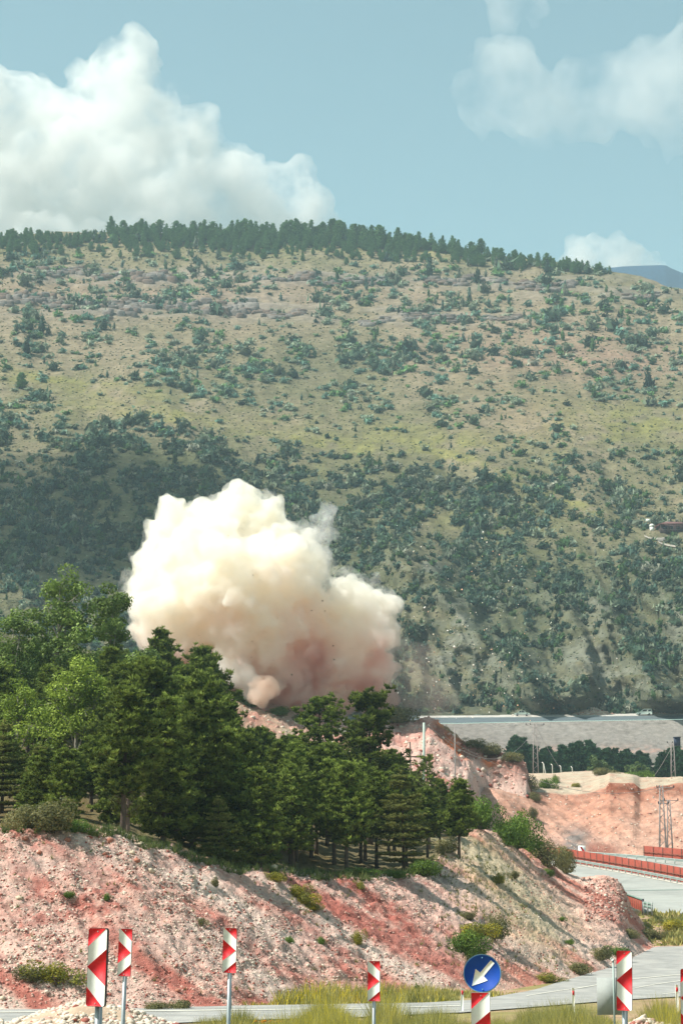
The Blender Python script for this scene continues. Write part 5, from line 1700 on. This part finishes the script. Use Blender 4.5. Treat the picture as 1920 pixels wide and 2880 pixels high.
den = den + gauss(cx_, cy_, DRK) * .85 - gauss(cx_, cy_, YEL) * .52 - gauss(cx_, cy_, [(1290, 1740, 50, 90, .8), (1260, 1820, 80, 70, .7), (1680, 1760, 50, 120, .8), (1640, 1830, 70, 70, .7), (1760, 1900, 130, 60, .5), (1330, 1920, 140, 60, .4), (1225, 1600, 70, 20, .6), (80, 1300, 110, 60, .3), (560, 770, 700, 50, .06)])
spR_, spS_ = spur(cx_, cy_)
den = den + np.clip(spS_, 0, 1) * .45 * (cy_ > 1480) - np.clip(-spS_, 0, 1) * .42 * (cy_ > 1480)
den = np.clip(den * (1 + 2.1 * nA + 1.1 * nB) , .03, .95)
keep = Gs.random(len(cx_)) < den * .50
cx_, cy_, den = cx_[keep], cy_[keep], den[keep]
print('scrubs', len(cx_))
hpz = hill(cx_, cy_)
rel_ = fbm(hpz * 0.035, 4, 231) * 1.6 + fbm(hpz * .15, 2, 232) * .6
strat_ = fbm(xy(cx_ * 0.008, cy_ * 0.085), 3, 240)
led_ = gauss(cx_, cy_, [(500, 780, 600, 22, 1), (400, 865, 560, 34, 1), (1350, 795, 420, 18, .9), (1150, 895, 300, 22, .7), (1700, 830, 260, 18, .6)])
hpz[:, 2] += rel_ + strat_ * (.8 + 4.0 * led_)
size = (6.0 + 8 * Gs.random(len(cx_)) ** 2 + 14 * Gs.random(len(cx_)) ** 6 + 5 * den) * (1.45 - .30 * sstep(1100, 1500, cy_))   # px across
rad = size / FPX * hpz[:, 1]
kind_c = Gs.random(len(cx_)) < (.05 + .22 * sstep(1800, 1950, cy_) + .12 * (cy_ < 900))
t = Gs.random((len(cx_), 1))
blue = np.array([.055, .105, .078]); green = np.array([.055, .110, .038]); greyg = np.array([.140, .175, .120]); darkg = np.array([.026, .060, .034]); palegr = np.array([.30, .31, .24])
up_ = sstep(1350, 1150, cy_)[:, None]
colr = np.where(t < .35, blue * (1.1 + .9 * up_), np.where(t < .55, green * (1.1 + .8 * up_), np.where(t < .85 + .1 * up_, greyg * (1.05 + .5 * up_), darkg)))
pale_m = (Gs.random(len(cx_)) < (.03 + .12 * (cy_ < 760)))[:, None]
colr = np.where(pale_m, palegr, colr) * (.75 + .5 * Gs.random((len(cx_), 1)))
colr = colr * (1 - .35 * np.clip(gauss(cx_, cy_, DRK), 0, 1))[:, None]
order = np.argsort(-size * ((cx_ > 0) & (cx_ < 1920)))
# 290 largest ones are things of their own
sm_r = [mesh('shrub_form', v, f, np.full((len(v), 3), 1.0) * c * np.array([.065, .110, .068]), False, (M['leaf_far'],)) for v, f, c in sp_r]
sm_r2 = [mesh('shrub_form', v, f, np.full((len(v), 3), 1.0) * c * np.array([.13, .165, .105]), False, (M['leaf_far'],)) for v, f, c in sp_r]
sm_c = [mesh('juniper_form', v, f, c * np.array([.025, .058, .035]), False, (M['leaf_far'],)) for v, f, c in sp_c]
big_i = order[:290]
for i in big_i:
    y = cy_[i]
    zone = 'upper' if y < 1100 else ('middle' if y < 1500 else 'lower')
    if kind_c[i]:
        o = link('juniper', sm_c[int(Gs.integers(0, 5))]); tag(o, f'dark pointed juniper on the {zone} part of the dry hill', 'juniper', f'junipers on the {zone} hillside')
        s = rad[i] * .9; o.scale = (s, s, s * 1.0)
    else:
        gr = greyg is not None and Gs.random() < .4
        o = link('shrub', (sm_r2 if gr else sm_r)[int(Gs.integers(0, 10))])
        tag(o, f"{'grey green' if gr else 'dark green'} rounded shrub on the {zone} part of the dry hill", 'shrub', f"{'grey' if gr else 'dark'} shrubs on the {zone} hillside")
        s = rad[i]; o.scale = (s, s, s * (1 + .5 * Gs.random()))
    o.location = hpz[i] - (0, 0, .1); o.rotation_euler = (0, 0, Gs.random() * 6.28)
rest = np.ones(len(cx_), bool); rest[big_i] = False
a = rest & ~kind_c
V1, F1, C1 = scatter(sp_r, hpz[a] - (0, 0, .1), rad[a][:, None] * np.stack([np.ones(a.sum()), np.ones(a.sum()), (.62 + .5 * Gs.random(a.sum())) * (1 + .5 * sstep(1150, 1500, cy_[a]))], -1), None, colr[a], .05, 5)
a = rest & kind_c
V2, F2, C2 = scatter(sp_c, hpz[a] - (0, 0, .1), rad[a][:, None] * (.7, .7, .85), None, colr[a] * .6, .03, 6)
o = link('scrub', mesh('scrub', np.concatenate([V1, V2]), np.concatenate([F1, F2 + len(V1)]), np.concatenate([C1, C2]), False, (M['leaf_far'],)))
tag(o, 'countless small shrubs over the dry hill', kind='stuff')
# tussocks: tiny low clumps that roughen the slope
N = 40000
tx = Gs.random(N) * 2100 - 90; ty = 660 + Gs.random(N) * 1340
k_ = (ty > c_ridge(tx) + 4) & (Gs.random(N) < .75)
tx, ty = tx[k_], ty[k_]
tp = hill(tx, ty); tp[:, 2] += fbm(tp * 0.035, 4, 231) * 1.6 + fbm(tp * .15, 2, 232) * .6 + fbm(xy(tx * 0.008, ty * 0.085), 3, 240) * .8
tr_ = (2.0 + 2.6 * Gs.random(len(tx)) ** 2) / FPX * tp[:, 1]
tc = np.where(Gs.random((len(tx), 1)) < .55, lin(120, 128, 84), np.where(Gs.random((len(tx), 1)) < .6, lin(84, 100, 74), lin(196, 184, 160))) * (.8 + .4 * Gs.random((len(tx), 1)))
V0, F0 = ico(1)
tus = [(V0 * (1 + .4 * fbm(V0 * 1.6 + q, 2, 900 + q))[:, None] * (1, 1, .6), F0) for q in range(6)]
V1, F1, C1 = scatter(tus, tp, tr_, None, tc, .1, 8)
tag(link('tussocks', mesh('tussocks', V1, F1, C1, False, (M['leaf_far'],))), 'low tussocks and stones dotting the dry hill', kind='stuff')

# ------------------------------------------------------------------ pines along the ridge
RG = (np.array([.055, .140, .060]), np.array([.165, .290, .110]))
rp = []; rpa = []
plantation = []
for k in range(6):
    cr, tr = pine_proto(640 + k, 9, [2.6, 2.1, 3.1][k % 3], cs=.10, cols=RG, nt=.8, conic=[1.0, .8, .7][k % 3], tl=.50, tw=.11, needles=8, gap=.32)
    rpa.append(cr)
    rp.append((crown_mesh('ridge_crown', cr, M['leaf_far']), tr.mesh('ridge_trunk', M['bark'])))
c_rt = curve([(0, 652), (60, 636), (75, 632), (95, 645), (200, 655), (240, 648), (290, 650), (312, 608), (330, 622), (350, 616), (370, 632), (400, 610), (445, 610), (470, 625), (505, 608), (530, 622), (580, 612), (620, 624), (680, 612), (700, 608), (750, 615), (790, 625), (820, 608), (860, 615), (920, 610), (980, 620), (1030, 632), (1080, 625), (1130, 640), (1200, 650), (1280, 660), (1330, 675), (1352, 672), (1365, 690), (1420, 690), (1480, 702), (1560, 710), (1640, 725), (1700, 730), (1722, 748), (1740, 770), (1800, 765), (1830, 775), (1900, 800)])
def ridge_tree(x, y, top, lb, grp):
    b = hill(x, y); b = drop(B_hill, b, 60)
    if b is None: return
    h = P(x, top, b[1])[2] - b[2]
    if h < 2.2: return
    if grp == 'stuff':
        plantation.append((b - (0, 0, .3), h / 9)); return
    pr = rp[int(G_.integers(0, 6))]
    plant('pine_tree', lb, 'pine tree', grp, b - (0, 0, .3), pr[0], pr[1], G_.random() * 6, h / 9)
nr_ = 0
for row, (dy, step, x0_, x1_) in enumerate(((3, 25, 290, 1730), (8, 27, 230, 1720), (13, 15, 240, 1690), (17, 21, 20, 1700), (24, 15, -60, 1640), (31, 15, -60, 1500), (39, 16, -60, 1400), (47, 18, -60, 1250), (56, 22, -60, 1150), (70, 40, -60, 1000))):
    for x in np.arange(x0_, x1_, step):
        xx = x + G_.normal() * 6
        if row >= 2 and xx > 1150 and G_.random() < .35: continue
        if row >= 6 and G_.random() < .35: continue
        y = float(c_ridge(xx)) + dy + G_.normal() * 2
        if row <= 2: top = float(c_rt(xx)) + G_.random() * 32
        else: top = y - 20 - 14 * G_.random() - (8 if row < 5 else 0)
        top = max(top, float(c_rt(xx)) - 2)
        ridge_tree(xx, y, top, 'pine standing on the skyline of the ridge' if row < 1 else 'pine right below the skyline row of the ridge', ('pines on the skyline' if row < 1 else 'pines right below the skyline') if row <= 1 else 'stuff')
        nr_ += 1
print('ridge', nr_)
pos_ = np.array([q[0] for q in plantation]); s_ = np.array([q[1] for q in plantation])
V1, F1, C1 = scatter(rpa, pos_, s_, None, None, .02, 12)
tag(link('pine_plantation', mesh('pine_plantation', V1, F1, C1, False, (M['leaf_far'],))), 'young pine plantation covering the slope just below the skyline', kind='stuff')
ridge_tree(1352, 712, 670, 'slim pointed pine sticking out of the ridge line at the right third', None)
ridge_tree(312, 662, 606, 'tallest dark pine at the left end of the skyline row', None)
ridge_tree(60, 1092, 1045, 'lone dark pine on the yellow meadow at the left of the hill', None)

# ------------------------------------------------------------------ rock ledges
LEDG = [(0, 175, 838, 30), (170, 300, 852, 24), (290, 450, 855, 28), (460, 560, 862, 22), (575, 715, 868, 44), (715, 860, 882, 18), (110, 250, 765, 22), (365, 490, 778, 30), (270, 360, 770, 16), (720, 880, 782, 20), (1000, 1110, 786, 16), (1200, 1350, 787, 18), (1380, 1420, 792, 12), (1455, 1610, 804, 20), (1760, 1850, 836, 12), (1020, 1100, 905, 14), (1130, 1320, 890, 16), (1360, 1460, 892, 12), (300, 380, 880, 30), (880, 1000, 790, 12)]
names = ['first', 'second']
for i, (x0_, x1_, y_, hh_) in enumerate(LEDG):
    mb = MB()
    n = max(5, int((x1_ - x0_) / 9))
    org = hill((x0_ + x1_) / 2, y_)
    for k in range(n * 3):
        x = x0_ + (x1_ - x0_) * G2.random()
        yy_ = y_ + hh_ * (G2.random() - .25) * .8 + 5 * math.sin(x * .05)
        q = drop(B_hill, hill(x, yy_), 50)
        if q is None: continue
        s = q[1] / FPX
        bx_ = np.array([12 + 18 * G2.random(), 9 + 5 * G2.random(), (.34 + .46 * G2.random()) * hh_]) * s
        V, F = rocks2[int(G2.integers(0, 8))]
        V = np.sign(V) * np.abs(V) ** .45; V = V * (1 + .14 * fbm(V * 2.2 + k * 3.3, 2, 5 + k))[:, None]
        a = G2.random() * .5 - .25
        V = V * bx_ * .75
        V = np.stack([V[:, 0] * math.cos(a) - V[:, 1] * math.sin(a), V[:, 0] * math.sin(a) + V[:, 1] * math.cos(a), V[:, 2]], -1)
        c = lin(*[(190, 182, 174), (168, 158, 150), (172, 150, 136)][int(G2.integers(0, 3))], .42)
        mb.add(V + q - org, F, c)
    o = mb.build('rock_ledge', M['rockband'], None, False, True); o.location = org
    side = 'left' if x1_ < 600 else ('middle' if x1_ < 1200 else 'right')
    bandn = 'lower' if y_ > 815 else 'upper'
    tag(o, f"{'high' if hh_ > 25 else ('thin' if hh_ < 17 else 'low')} grey rock ledge, number {i + 1} counted", 'rock ledge', 'rock ledges across the hill')
    o['label'] = ['jagged grey rock ledge at the left edge of the lower band', 'low ledge joining the left edge band with the next outcrop', 'long pitted rock ledge in the lower band, left of the undercut bluff', 'small ledge directly left of the undercut bluff', 'undercut brown bluff, the boldest rock in the lower band', 'thin rock line trailing right from the undercut bluff', 'broken ledge at the far left of the upper band', 'blocky square outcrop in the upper band near the left', 'low stones joining the two left outcrops of the upper band', 'ledge of the upper band below the centre of the pine row', 'short grey ledge of the upper band, right of centre', 'jagged ledge of the upper band under the slim pointed pine', 'single small outcrop between two ledges of the upper band', 'pale shelf of rock at the right part of the upper band', 'thin pale ledge near the right end of the hill', 'thin ledge at the left end of the middle right band', 'long white stony line in the middle right of the hill', 'small white ledge ending the middle right band', 'sloping rock face below the left part of the lower band', 'faint rock line in the gap at the middle of the upper band'][i]

# ------------------------------------------------------------------ tall grass and flowers on the verge (stuff)
def grass(name, n, xr, Yf, hfun, cols, label, wd=.012, flower=None):
    g = np.random.default_rng(abs(hash(name)) % 1000 if False else len(name) * 7)
    x = xr[0] + (xr[1] - xr[0]) * g.random(n)
    Y_ = Yf[0] + (Yf[1] - Yf[0]) * g.random(n)
    h = hfun(x, Y_) * (.6 + .7 * g.random(n))
    k = h > .06
    x, Y_, h = x[k], Y_[k], h[k]
    p = Q(x, Y_, G(Y_))
    n = len(x)
    a = g.random(n) * math.pi
    side = np.stack([np.cos(a), np.sin(a), 0 * a], -1) * (wd * (1 + 1.5 * g.random(n)) * Y_ / 70)[:, None]
    lean = g.normal(size=(n, 3)) * (h * .28)[:, None]; lean[:, 2] = 0
    tipc = p + lean + np.stack([0 * h, 0 * h, h], -1)
    V = np.stack([p - side, p + side, tipc], 1).reshape(-1, 3)
    F = np.arange(n * 3).reshape(n, 3)
    m = np.clip(fbm(p * .5, 3, 15) + .5 + .25 * g.normal(size=n), 0, 1)[:, None]
    c = cols[0] * (1 - m) + cols[1] * m
    if flower is not None:
        fz = (g.random(n) < flower[0](x, Y_))[:, None]
        c = np.where(fz, flower[1], c)
    return tag(link(name, mesh(name, V, F, c.repeat(3, 0), False, (M['grass'],))), label, kind='stuff')
gcol_ = (np.array([.20, .215, .07]), np.array([.44, .39, .13]))
fl = lambda x, Y_: .25 * np.exp(-((x - 900) / 200) ** 2) + .18 * np.exp(-((x - 1850) / 120) ** 2) + .05
hx1 = curve([(-200, .15), (350, .1), (480, .12), (620, .35), (720, .7), (800, .95), (950, 1.0), (1050, .8), (1150, .85), (1300, .7), (1480, .8), (1620, .75), (1700, .7), (1780, .75), (1860, .9), (1920, .7), (2100, .4)])
grass('grass', 170000, (-200, 2100), (54, 76.5), lambda x, Y_: 1.08 * hx1(x) * (.70 + 1.1 * fbm(xy(x * .012, Y_ * .15), 3, 4)), gcol_, 'tall yellow green grass and flowers in front of the road', .0055, (fl, np.array([.62, .50, .03])))
hx2 = curve([(-400, .2), (300, .3), (560, .1), (700, .35), (800, .75), (900, .7), (1000, .55), (1200, .5), (1300, .45), (1480, .25), (1560, 0), (1900, 0)])
grass('grass', 40000, (-400, 1560), (91, 116), lambda x, Y_: np.where((Y_ > far_c(x) + .6) & (Y_ < c_toeY(x) + 1.5), hx2(x) * np.clip(.65 + 1.5 * fbm(xy(x * .012, Y_ * .2), 3, 6), 0, 1.5), 0), gcol_, 'yellow green grass strip between the road and the bank toe', .011, (fl, np.array([.62, .50, .03])))
grass('grass', 14000, (1700, 2300), (150, 214), lambda x, Y_: np.where(Y_ > far_c(x) + 1.0, .55 * np.clip(.5 + 1.6 * fbm(xy(x * .02, Y_ * .12), 3, 14), 0, 1), 0), gcol_, 'patchy dry grass on the verge above the near road', .03)
# grass on the shoulder and crest of the near bank
def bank_grass(name, n, keepf, hgt, cols, label, xr=(-60, 1800), yr=(2330, 2800)):
    g = np.random.default_rng(n)
    P_, S_ = [], []
    for i in range(n):
        x = xr[0] + (xr[1] - xr[0]) * g.random(); y = yr[0] + (yr[1] - yr[0]) * g.random()
        if g.random() > keepf(x, y): continue
        h = hit(B_near, x, y)
        if h is None: continue
        P_.append(h); S_.append(hgt * (.5 + g.random()))
    pr = []
    for q in range(5):
        V, F = tuft(16, 1.0, .05, 1.6, g)
        V[:, :2] *= .75
        pr.append((V, F))
    m = g.random((len(P_), 1))
    V, F, Cc = scatter(pr, np.array(P_), np.array(S_), None, cols[0] * (1 - m) + cols[1] * m, 0, 9)
    return tag(link(name, mesh(name, V, F, Cc, False, (M['grass'],))), label, kind='stuff')
def kg(x, y):
    if y < c_topy(x): return 0
    a = gauss(x, y, [(1340, 2480, 80, 130, .8, 0), (1300, 2420, 60, 40, .8), (1230, 2450, 60, 18, .9), (1400, 2600, 60, 90, .5), (1500, 2440, 80, 30, .3, .6), (1560, 2700, 60, 40, .3), (850, 2540, 60, 30, .5, .5), (1330, 2660, 70, 60, .5)])
    f = fbm(np.array([[x * .02, y * .03]]), 2, 73)[0]
    return a * (1 + 1.4 * f) + .015
bank_grass('grass', 12000, kg, .26, (np.array([.13, .15, .05]), np.array([.30, .28, .09])), 'grey green grass over the shoulder of the bank')
bank_grass('undergrowth', 9000, lambda x, y: float(c_topy(x) - 14 < y < c_topy(x) + 8 + 6 * math.sin(x * .05)) * .9 if x > 200 else .3 * float(c_topy(x) - 8 < y < c_topy(x) + 4), .38, (np.array([.06, .10, .03]), np.array([.20, .24, .08])), 'green undergrowth along the crest of the bank', (-60, 1260), (2320, 2480))
# orange flower cluster at the bottom
g = np.random.default_rng(3)
V0, F0 = ico(1)
V, F, Cc = scatter([(V0, F0)], P(845 + 50 * g.normal(size=260), 2872 + 6 * g.random(260), 74 + 2 * g.random(260)), .018 + .02 * g.random(260), None, np.broadcast_to(np.array([.75, .22, .02]), (260, 3)))
tag(link('flowers', mesh('flowers', V, F, Cc, False, (M['grass'],))), 'orange flowers low in the grass left of the blue sign', kind='stuff')

# ------------------------------------------------------------------ stones thrown up by the blast
Gd = np.random.default_rng(31)
dm = []
for k, c in enumerate(((.88, .80, .68), (.82, .48, .32), (.92, .90, .85), (.05, .04, .035))):
    V, F = rock(1, 90 + k, .8)
    dm.append(mesh('stone_chip', V, F, np.broadcast_to(np.array(c), V.shape), False, (M['stone'],)))
nd = 0
for i in range(2000):
    if nd >= 262: break
    u = Gd.random()
    if u < .68: x, y = 1300 + 150 * Gd.normal(), 1830 + 150 * Gd.normal()
    elif u < .80: x, y = 1230 + 140 * Gd.normal(), 1950 + 50 * Gd.normal()
    elif u < .90: x, y = 1250 + 260 * Gd.normal(), 1550 + 90 * Gd.normal()
    else: x, y = 780 + 160 * Gd.normal(), 1700 + 130 * Gd.normal()
    if y > 2030 or y < 1380 or x > 1880 or x < 420: continue
    if x < 1115 and u < .90: continue
    infront = u >= .90
    Y_ = (SY - 12 if infront else SY + 16 * Gd.normal())
    r_ = (1.15 + 1.9 * Gd.random() ** 3 + (1.6 if Gd.random() < .05 else 0)) / FPX * Y_
    k = 3 if infront else (int(Gd.integers(0, 3)) if Gd.random() < .85 else 3)
    o = link('flying_stone', dm[k]); o.location = P(x, y, Y_); o.scale = (r_, r_ * (.6 + .6 * Gd.random()), r_ * (.6 + .6 * Gd.random())); o.rotation_euler = tuple(Gd.random(3) * 6)
    tag(o, {0: 'cream stone flying through the air beside the smoke', 1: 'orange stone flying through the air beside the smoke', 2: 'white stone flying through the air beside the smoke', 3: ('dark stone flying in front of the white smoke' if infront else 'dark stone flying beside the smoke')}[k], 'flying stone',
        {0: 'cream flying stones', 1: 'orange flying stones', 2: 'white flying stones', 3: ('dark flying stones before the smoke' if infront else 'dark flying stones beside the smoke')}[k])
    nd += 1
def puff(name, lst, Y0, voxel, amps, freq, seed, m, parent=None, sc3=None):
    o = link(name, puff_mesh(name, balls(lst, Y0), voxel, amps, seed, freq), parent)
    o.data.materials.append(m)
    return o


def dust_mat(name, cols, dens, lo, hi, nscale, dn=(0.25, 1.6), step=1.0):
    """dust whose own colour runs from red earth near the ground to cream at the top, density broken by noise"""
    m = bpy.data.materials.new(name); m.use_nodes = True
    N, L = m.node_tree.nodes, m.node_tree.links
    N.clear()
    out = N.new('ShaderNodeOutputMaterial'); v = N.new('ShaderNodeVolumePrincipled')
    g = N.new('ShaderNodeNewGeometry'); sep = N.new('ShaderNodeSeparateXYZ')
    n1 = N.new('ShaderNodeTexNoise'); n1.inputs['Scale'].default_value = nscale * .45; n1.inputs['Detail'].default_value = 3
    n2 = N.new('ShaderNodeTexNoise'); n2.inputs['Scale'].default_value = nscale; n2.inputs['Detail'].default_value = 3; n2.inputs['Roughness'].default_value = .6
    L.new(g.outputs['Position'], sep.inputs[0]); L.new(g.outputs['Position'], n1.inputs[0]); L.new(g.outputs['Position'], n2.inputs[0])
    mr = N.new('ShaderNodeMapRange'); mr.clamp = False
    mr.inputs[1].default_value = lo; mr.inputs[2].default_value = hi
    L.new(sep.outputs['Z'], mr.inputs[0])
    a = N.new('ShaderNodeMath'); a.operation = 'MULTIPLY_ADD'; a.inputs[1].default_value = 1.3; a.inputs[2].default_value = -.65
    L.new(n1.outputs[0], a.inputs[0])
    ad = N.new('ShaderNodeMath'); ad.operation = 'ADD'; L.new(mr.outputs[0], ad.inputs[0]); L.new(a.outputs[0], ad.inputs[1])
    cr = N.new('ShaderNodeValToRGB')
    el = cr.color_ramp.elements
    el[0].position = cols[0][0]; el[0].color = (*cols[0][1], 1)
    el[1].position = cols[-1][0]; el[1].color = (*cols[-1][1], 1)
    for p, c in cols[1:-1]:
        e = el.new(p); e.color = (*c, 1)
    L.new(ad.outputs[0], cr.inputs[0]); L.new(cr.outputs[0], v.inputs['Color'])
    d = N.new('ShaderNodeMapRange'); d.inputs[1].default_value = .38; d.inputs[2].default_value = .62
    d.inputs[3].default_value = dens * dn[0]; d.inputs[4].default_value = dens * dn[1]
    L.new(n2.outputs[0], d.inputs[0]); L.new(d.outputs[0], v.inputs['Density'])
    L.new(v.outputs[0], out.inputs['Volume'])
    m.cycles.volume_step_rate = step
    return m

CRM = [(0.0, (.78, .50, .45)), (.12, (.92, .71, .66)), (.27, (.985, .895, .84)), (.42, (.993, .945, .885)), (.6, (1.0, .974, .915)), (1.0, (1.0, .985, .935))]
zb0, zt0 = zpx(2010, SY), zpx(1400, SY)
v_cream = dust_mat('dust_cream', CRM, .55, zb0, zt0, .22)
v_right = dust_mat('dust_right', CRM, .45, zb0, zt0 - 8, .25)
v_pink = dust_mat('dust_pink', [(0.0, (.72, .42, .38)), (.3, (.90, .66, .60)), (1.0, (.97, .85, .80))], .22, zb0, zb0 + 14, .3)
v_wisp = dust_mat('dust_wisp', [(0, (.96, .97, .98)), (1, (.98, .985, .99))], .085, zb0, zt0, .35, (0.0, 2.0))
v_brown = dust_mat('dust_brown', [(0, (.70, .55, .48)), (1, (.80, .68, .60))], .028, zb0, zt0, .3, (0.0, 2.0))
smoke_main = [(a[0] + 10, a[1] + 8, a[2] * .91) + tuple(a[3:]) for a in smoke_main]
smoke_right = [(a[0], a[1], a[2] * .90) + tuple(a[3:]) for a in smoke_right]
smoke = empty('blast_cloud', P(760, 2000, SY + 4))
def puffp(*a):
    o = puff(*a)
    o.parent = smoke
    o.location = -smoke.location
    return o
puffp('billow', smoke_main, SY, 0.42, (2.4, 1.6, 0.9), (0.16, 0.36, 0.85), 5, v_cream)
puffp('billow', smoke_right, SY, 0.42, (2.2, 1.5, 0.8), (0.2, 0.4, 0.85), 15, v_right)
puffp('red_dust', smoke_low, SY, 0.6, (2.0, 0.9), (0.2, 0.5), 25, v_pink)
puffp('wisp', [(880, 1520, 45, 4), (910, 1470, 38, 6), (925, 1435, 26, 6), (915, 1500, 36, 6), (900, 1570, 40, 4), (890, 1620, 40, 4)], SY, 0.5, (1.6, 1.0), (0.25, 0.6), 35, v_wisp)
puffp('small_puff', [(640, 1880, 34, -6), (670, 1905, 30, -6), (700, 1930, 28, -6), (725, 1950, 20, -7)], SY, .4, (1.2, .8, .4), (.3, .6, 1.2), 47, vol_mat('pale_puff', (1, .98, .94), .35))
putfp = puffp('red_puff', [(740, 1935, 26, -8), (752, 1915, 18, -8), (735, 1955, 24, -8)], SY, .35, (1.2, .8, .4), (.35, .7, 1.3), 48, vol_mat('rusty_puff', (.96, .78, .66), .5))
puffp('brown_haze', [(1080, 1900, 80, 10), (1120, 1950, 90, 10), (1180, 1985, 70, 12), (1100, 1820, 60, 10), (1160, 1880, 70, 12), (1230, 1960, 60, 14)], SY, 0.6, (2.0, .8), (0.2, 0.5), 45, v_brown)
halo = dust_mat('dust_halo', [(0, (.97, .93, .89)), (1, (.99, .98, .96))], .09, zb0, zt0, .30, (0.0, 2.0))
puffp('thin_edge', [(a[0], a[1], a[2] * 1.06) + tuple(a[3:]) for a in smoke_main + smoke_right], SY, .5, (2.6, 2.0, 1.0), (.2, .45, .9), 55, halo)
puffp('thin_edge', [(1105, 1690, 22, 6), (1095, 1720, 26, 6), (820, 1500, 30, 6), (760, 1470, 30, 6), (850, 1540, 36, 6)], SY, .45, (1.8, 1.0), (.3, .7), 57, v_wisp)
# clouds
v_cl = dust_mat('cloud_vapour', [(0, (.945, .938, .922)), (1, (.945, .938, .922))], .0075, 0, 3000, .009, (0.05, 1.9))
v_th = dust_mat('thin_cloud_vapour', [(0, (.99, .985, .98)), (1, (.99, .985, .98))], .0014, 0, 3000, .006, (0.0, 2.0))
CY = 6000.
puff('cloud', [(350, 230, 110, 0), (300, 330, 120, 0), (420, 330, 110, 100), (480, 420, 130, 0), (560, 480, 110, 0), (650, 520, 110, 0), (60, 320, 120, 0), (150, 380, 130, 100), (-100, 300, 150, 0), (300, 520, 190, 0), (100, 560, 200, 0), (520, 600, 150, 0), (720, 600, 110, 0), (800, 570, 110, 60), (840, 640, 90, 60), (-150, 520, 250, 100), (450, 700, 200, 0), (150, 740, 200, 0), (740, 720, 120, 0), (250, 220, 60, 0), (885, 540, 50, 60)], CY, 14, (50, 34, 20), (0.006, 0.014, 0.034), 65, v_cl)
puff('cloud', [(1430, 210, 110, 0), (1370, 300, 80, 0), (1480, 280, 110, 0), (1620, 290, 110, 0), (1760, 260, 120, 0), (1850, 220, 120, 0), (1960, 200, 150, 0), (1900, 310, 110, 0), (2100, 200, 200, 0)], CY, 14, (50, 30), (0.006, 0.014), 75, v_th)
puff('cloud', [(1430, 20, 60, 0), (1480, -10, 70, 0), (1400, 0, 50, 0)], CY, 12, (40, 20), (0.007, 0.016), 77, v_th)
puff('cloud', [(1670, 690, 40, 0), (1640, 720, 50, 0), (1720, 710, 50, 0), (1770, 730, 45, 0), (1620, 750, 50, 0), (1700, 760, 60, 0), (1790, 750, 45, 0), (1840, 760, 40, 0)], CY, 7, (20, 13, 7), (0.014, 0.03, 0.07), 85, v_cl)
puff_m = vol_mat('low_cloud_vapour', (1, 1, 1), 0.02)
o = link('cloud', puff_mesh('cloud', [(np.array((-1190 + 108 * k, 640 + 85 * q + 12 * math.sin(k * 2.1 + q), 1190)), (80, 58 + 8 * math.sin(k * 3.3), 40)) for k in range(4) for q in range(2)], 14, (30, 16), 91, (0.012, 0.03)))
o.data.materials.append(puff_m)
hz = MB().box((-3400, -190, -2), (3400, 3520, 1015)).build('haze', vol_mat('haze_air', (0.62, 0.85, 1.0), 0.00012))

hz['kind'] = 'stuff'; hz['label'] = 'thin pale summer haze over the valley'
tag(smoke, 'billowing cream and pink dust cloud of the blast above the wood', 'dust cloud')
for nm, lb in (('cloud', 'large grey white cumulus cloud at the upper left'), ('cloud.001', 'faint pale cloud at the upper right'), ('cloud.002', 'small faint wisp of cloud at the top edge'), ('cloud.003', 'small cumulus cloud over the right end of the ridge'), ('cloud.004', 'low cloud drifting left of the view, its shadow on the lower hillside')):
    tag(bpy.data.objects[nm], lb, 'cloud')
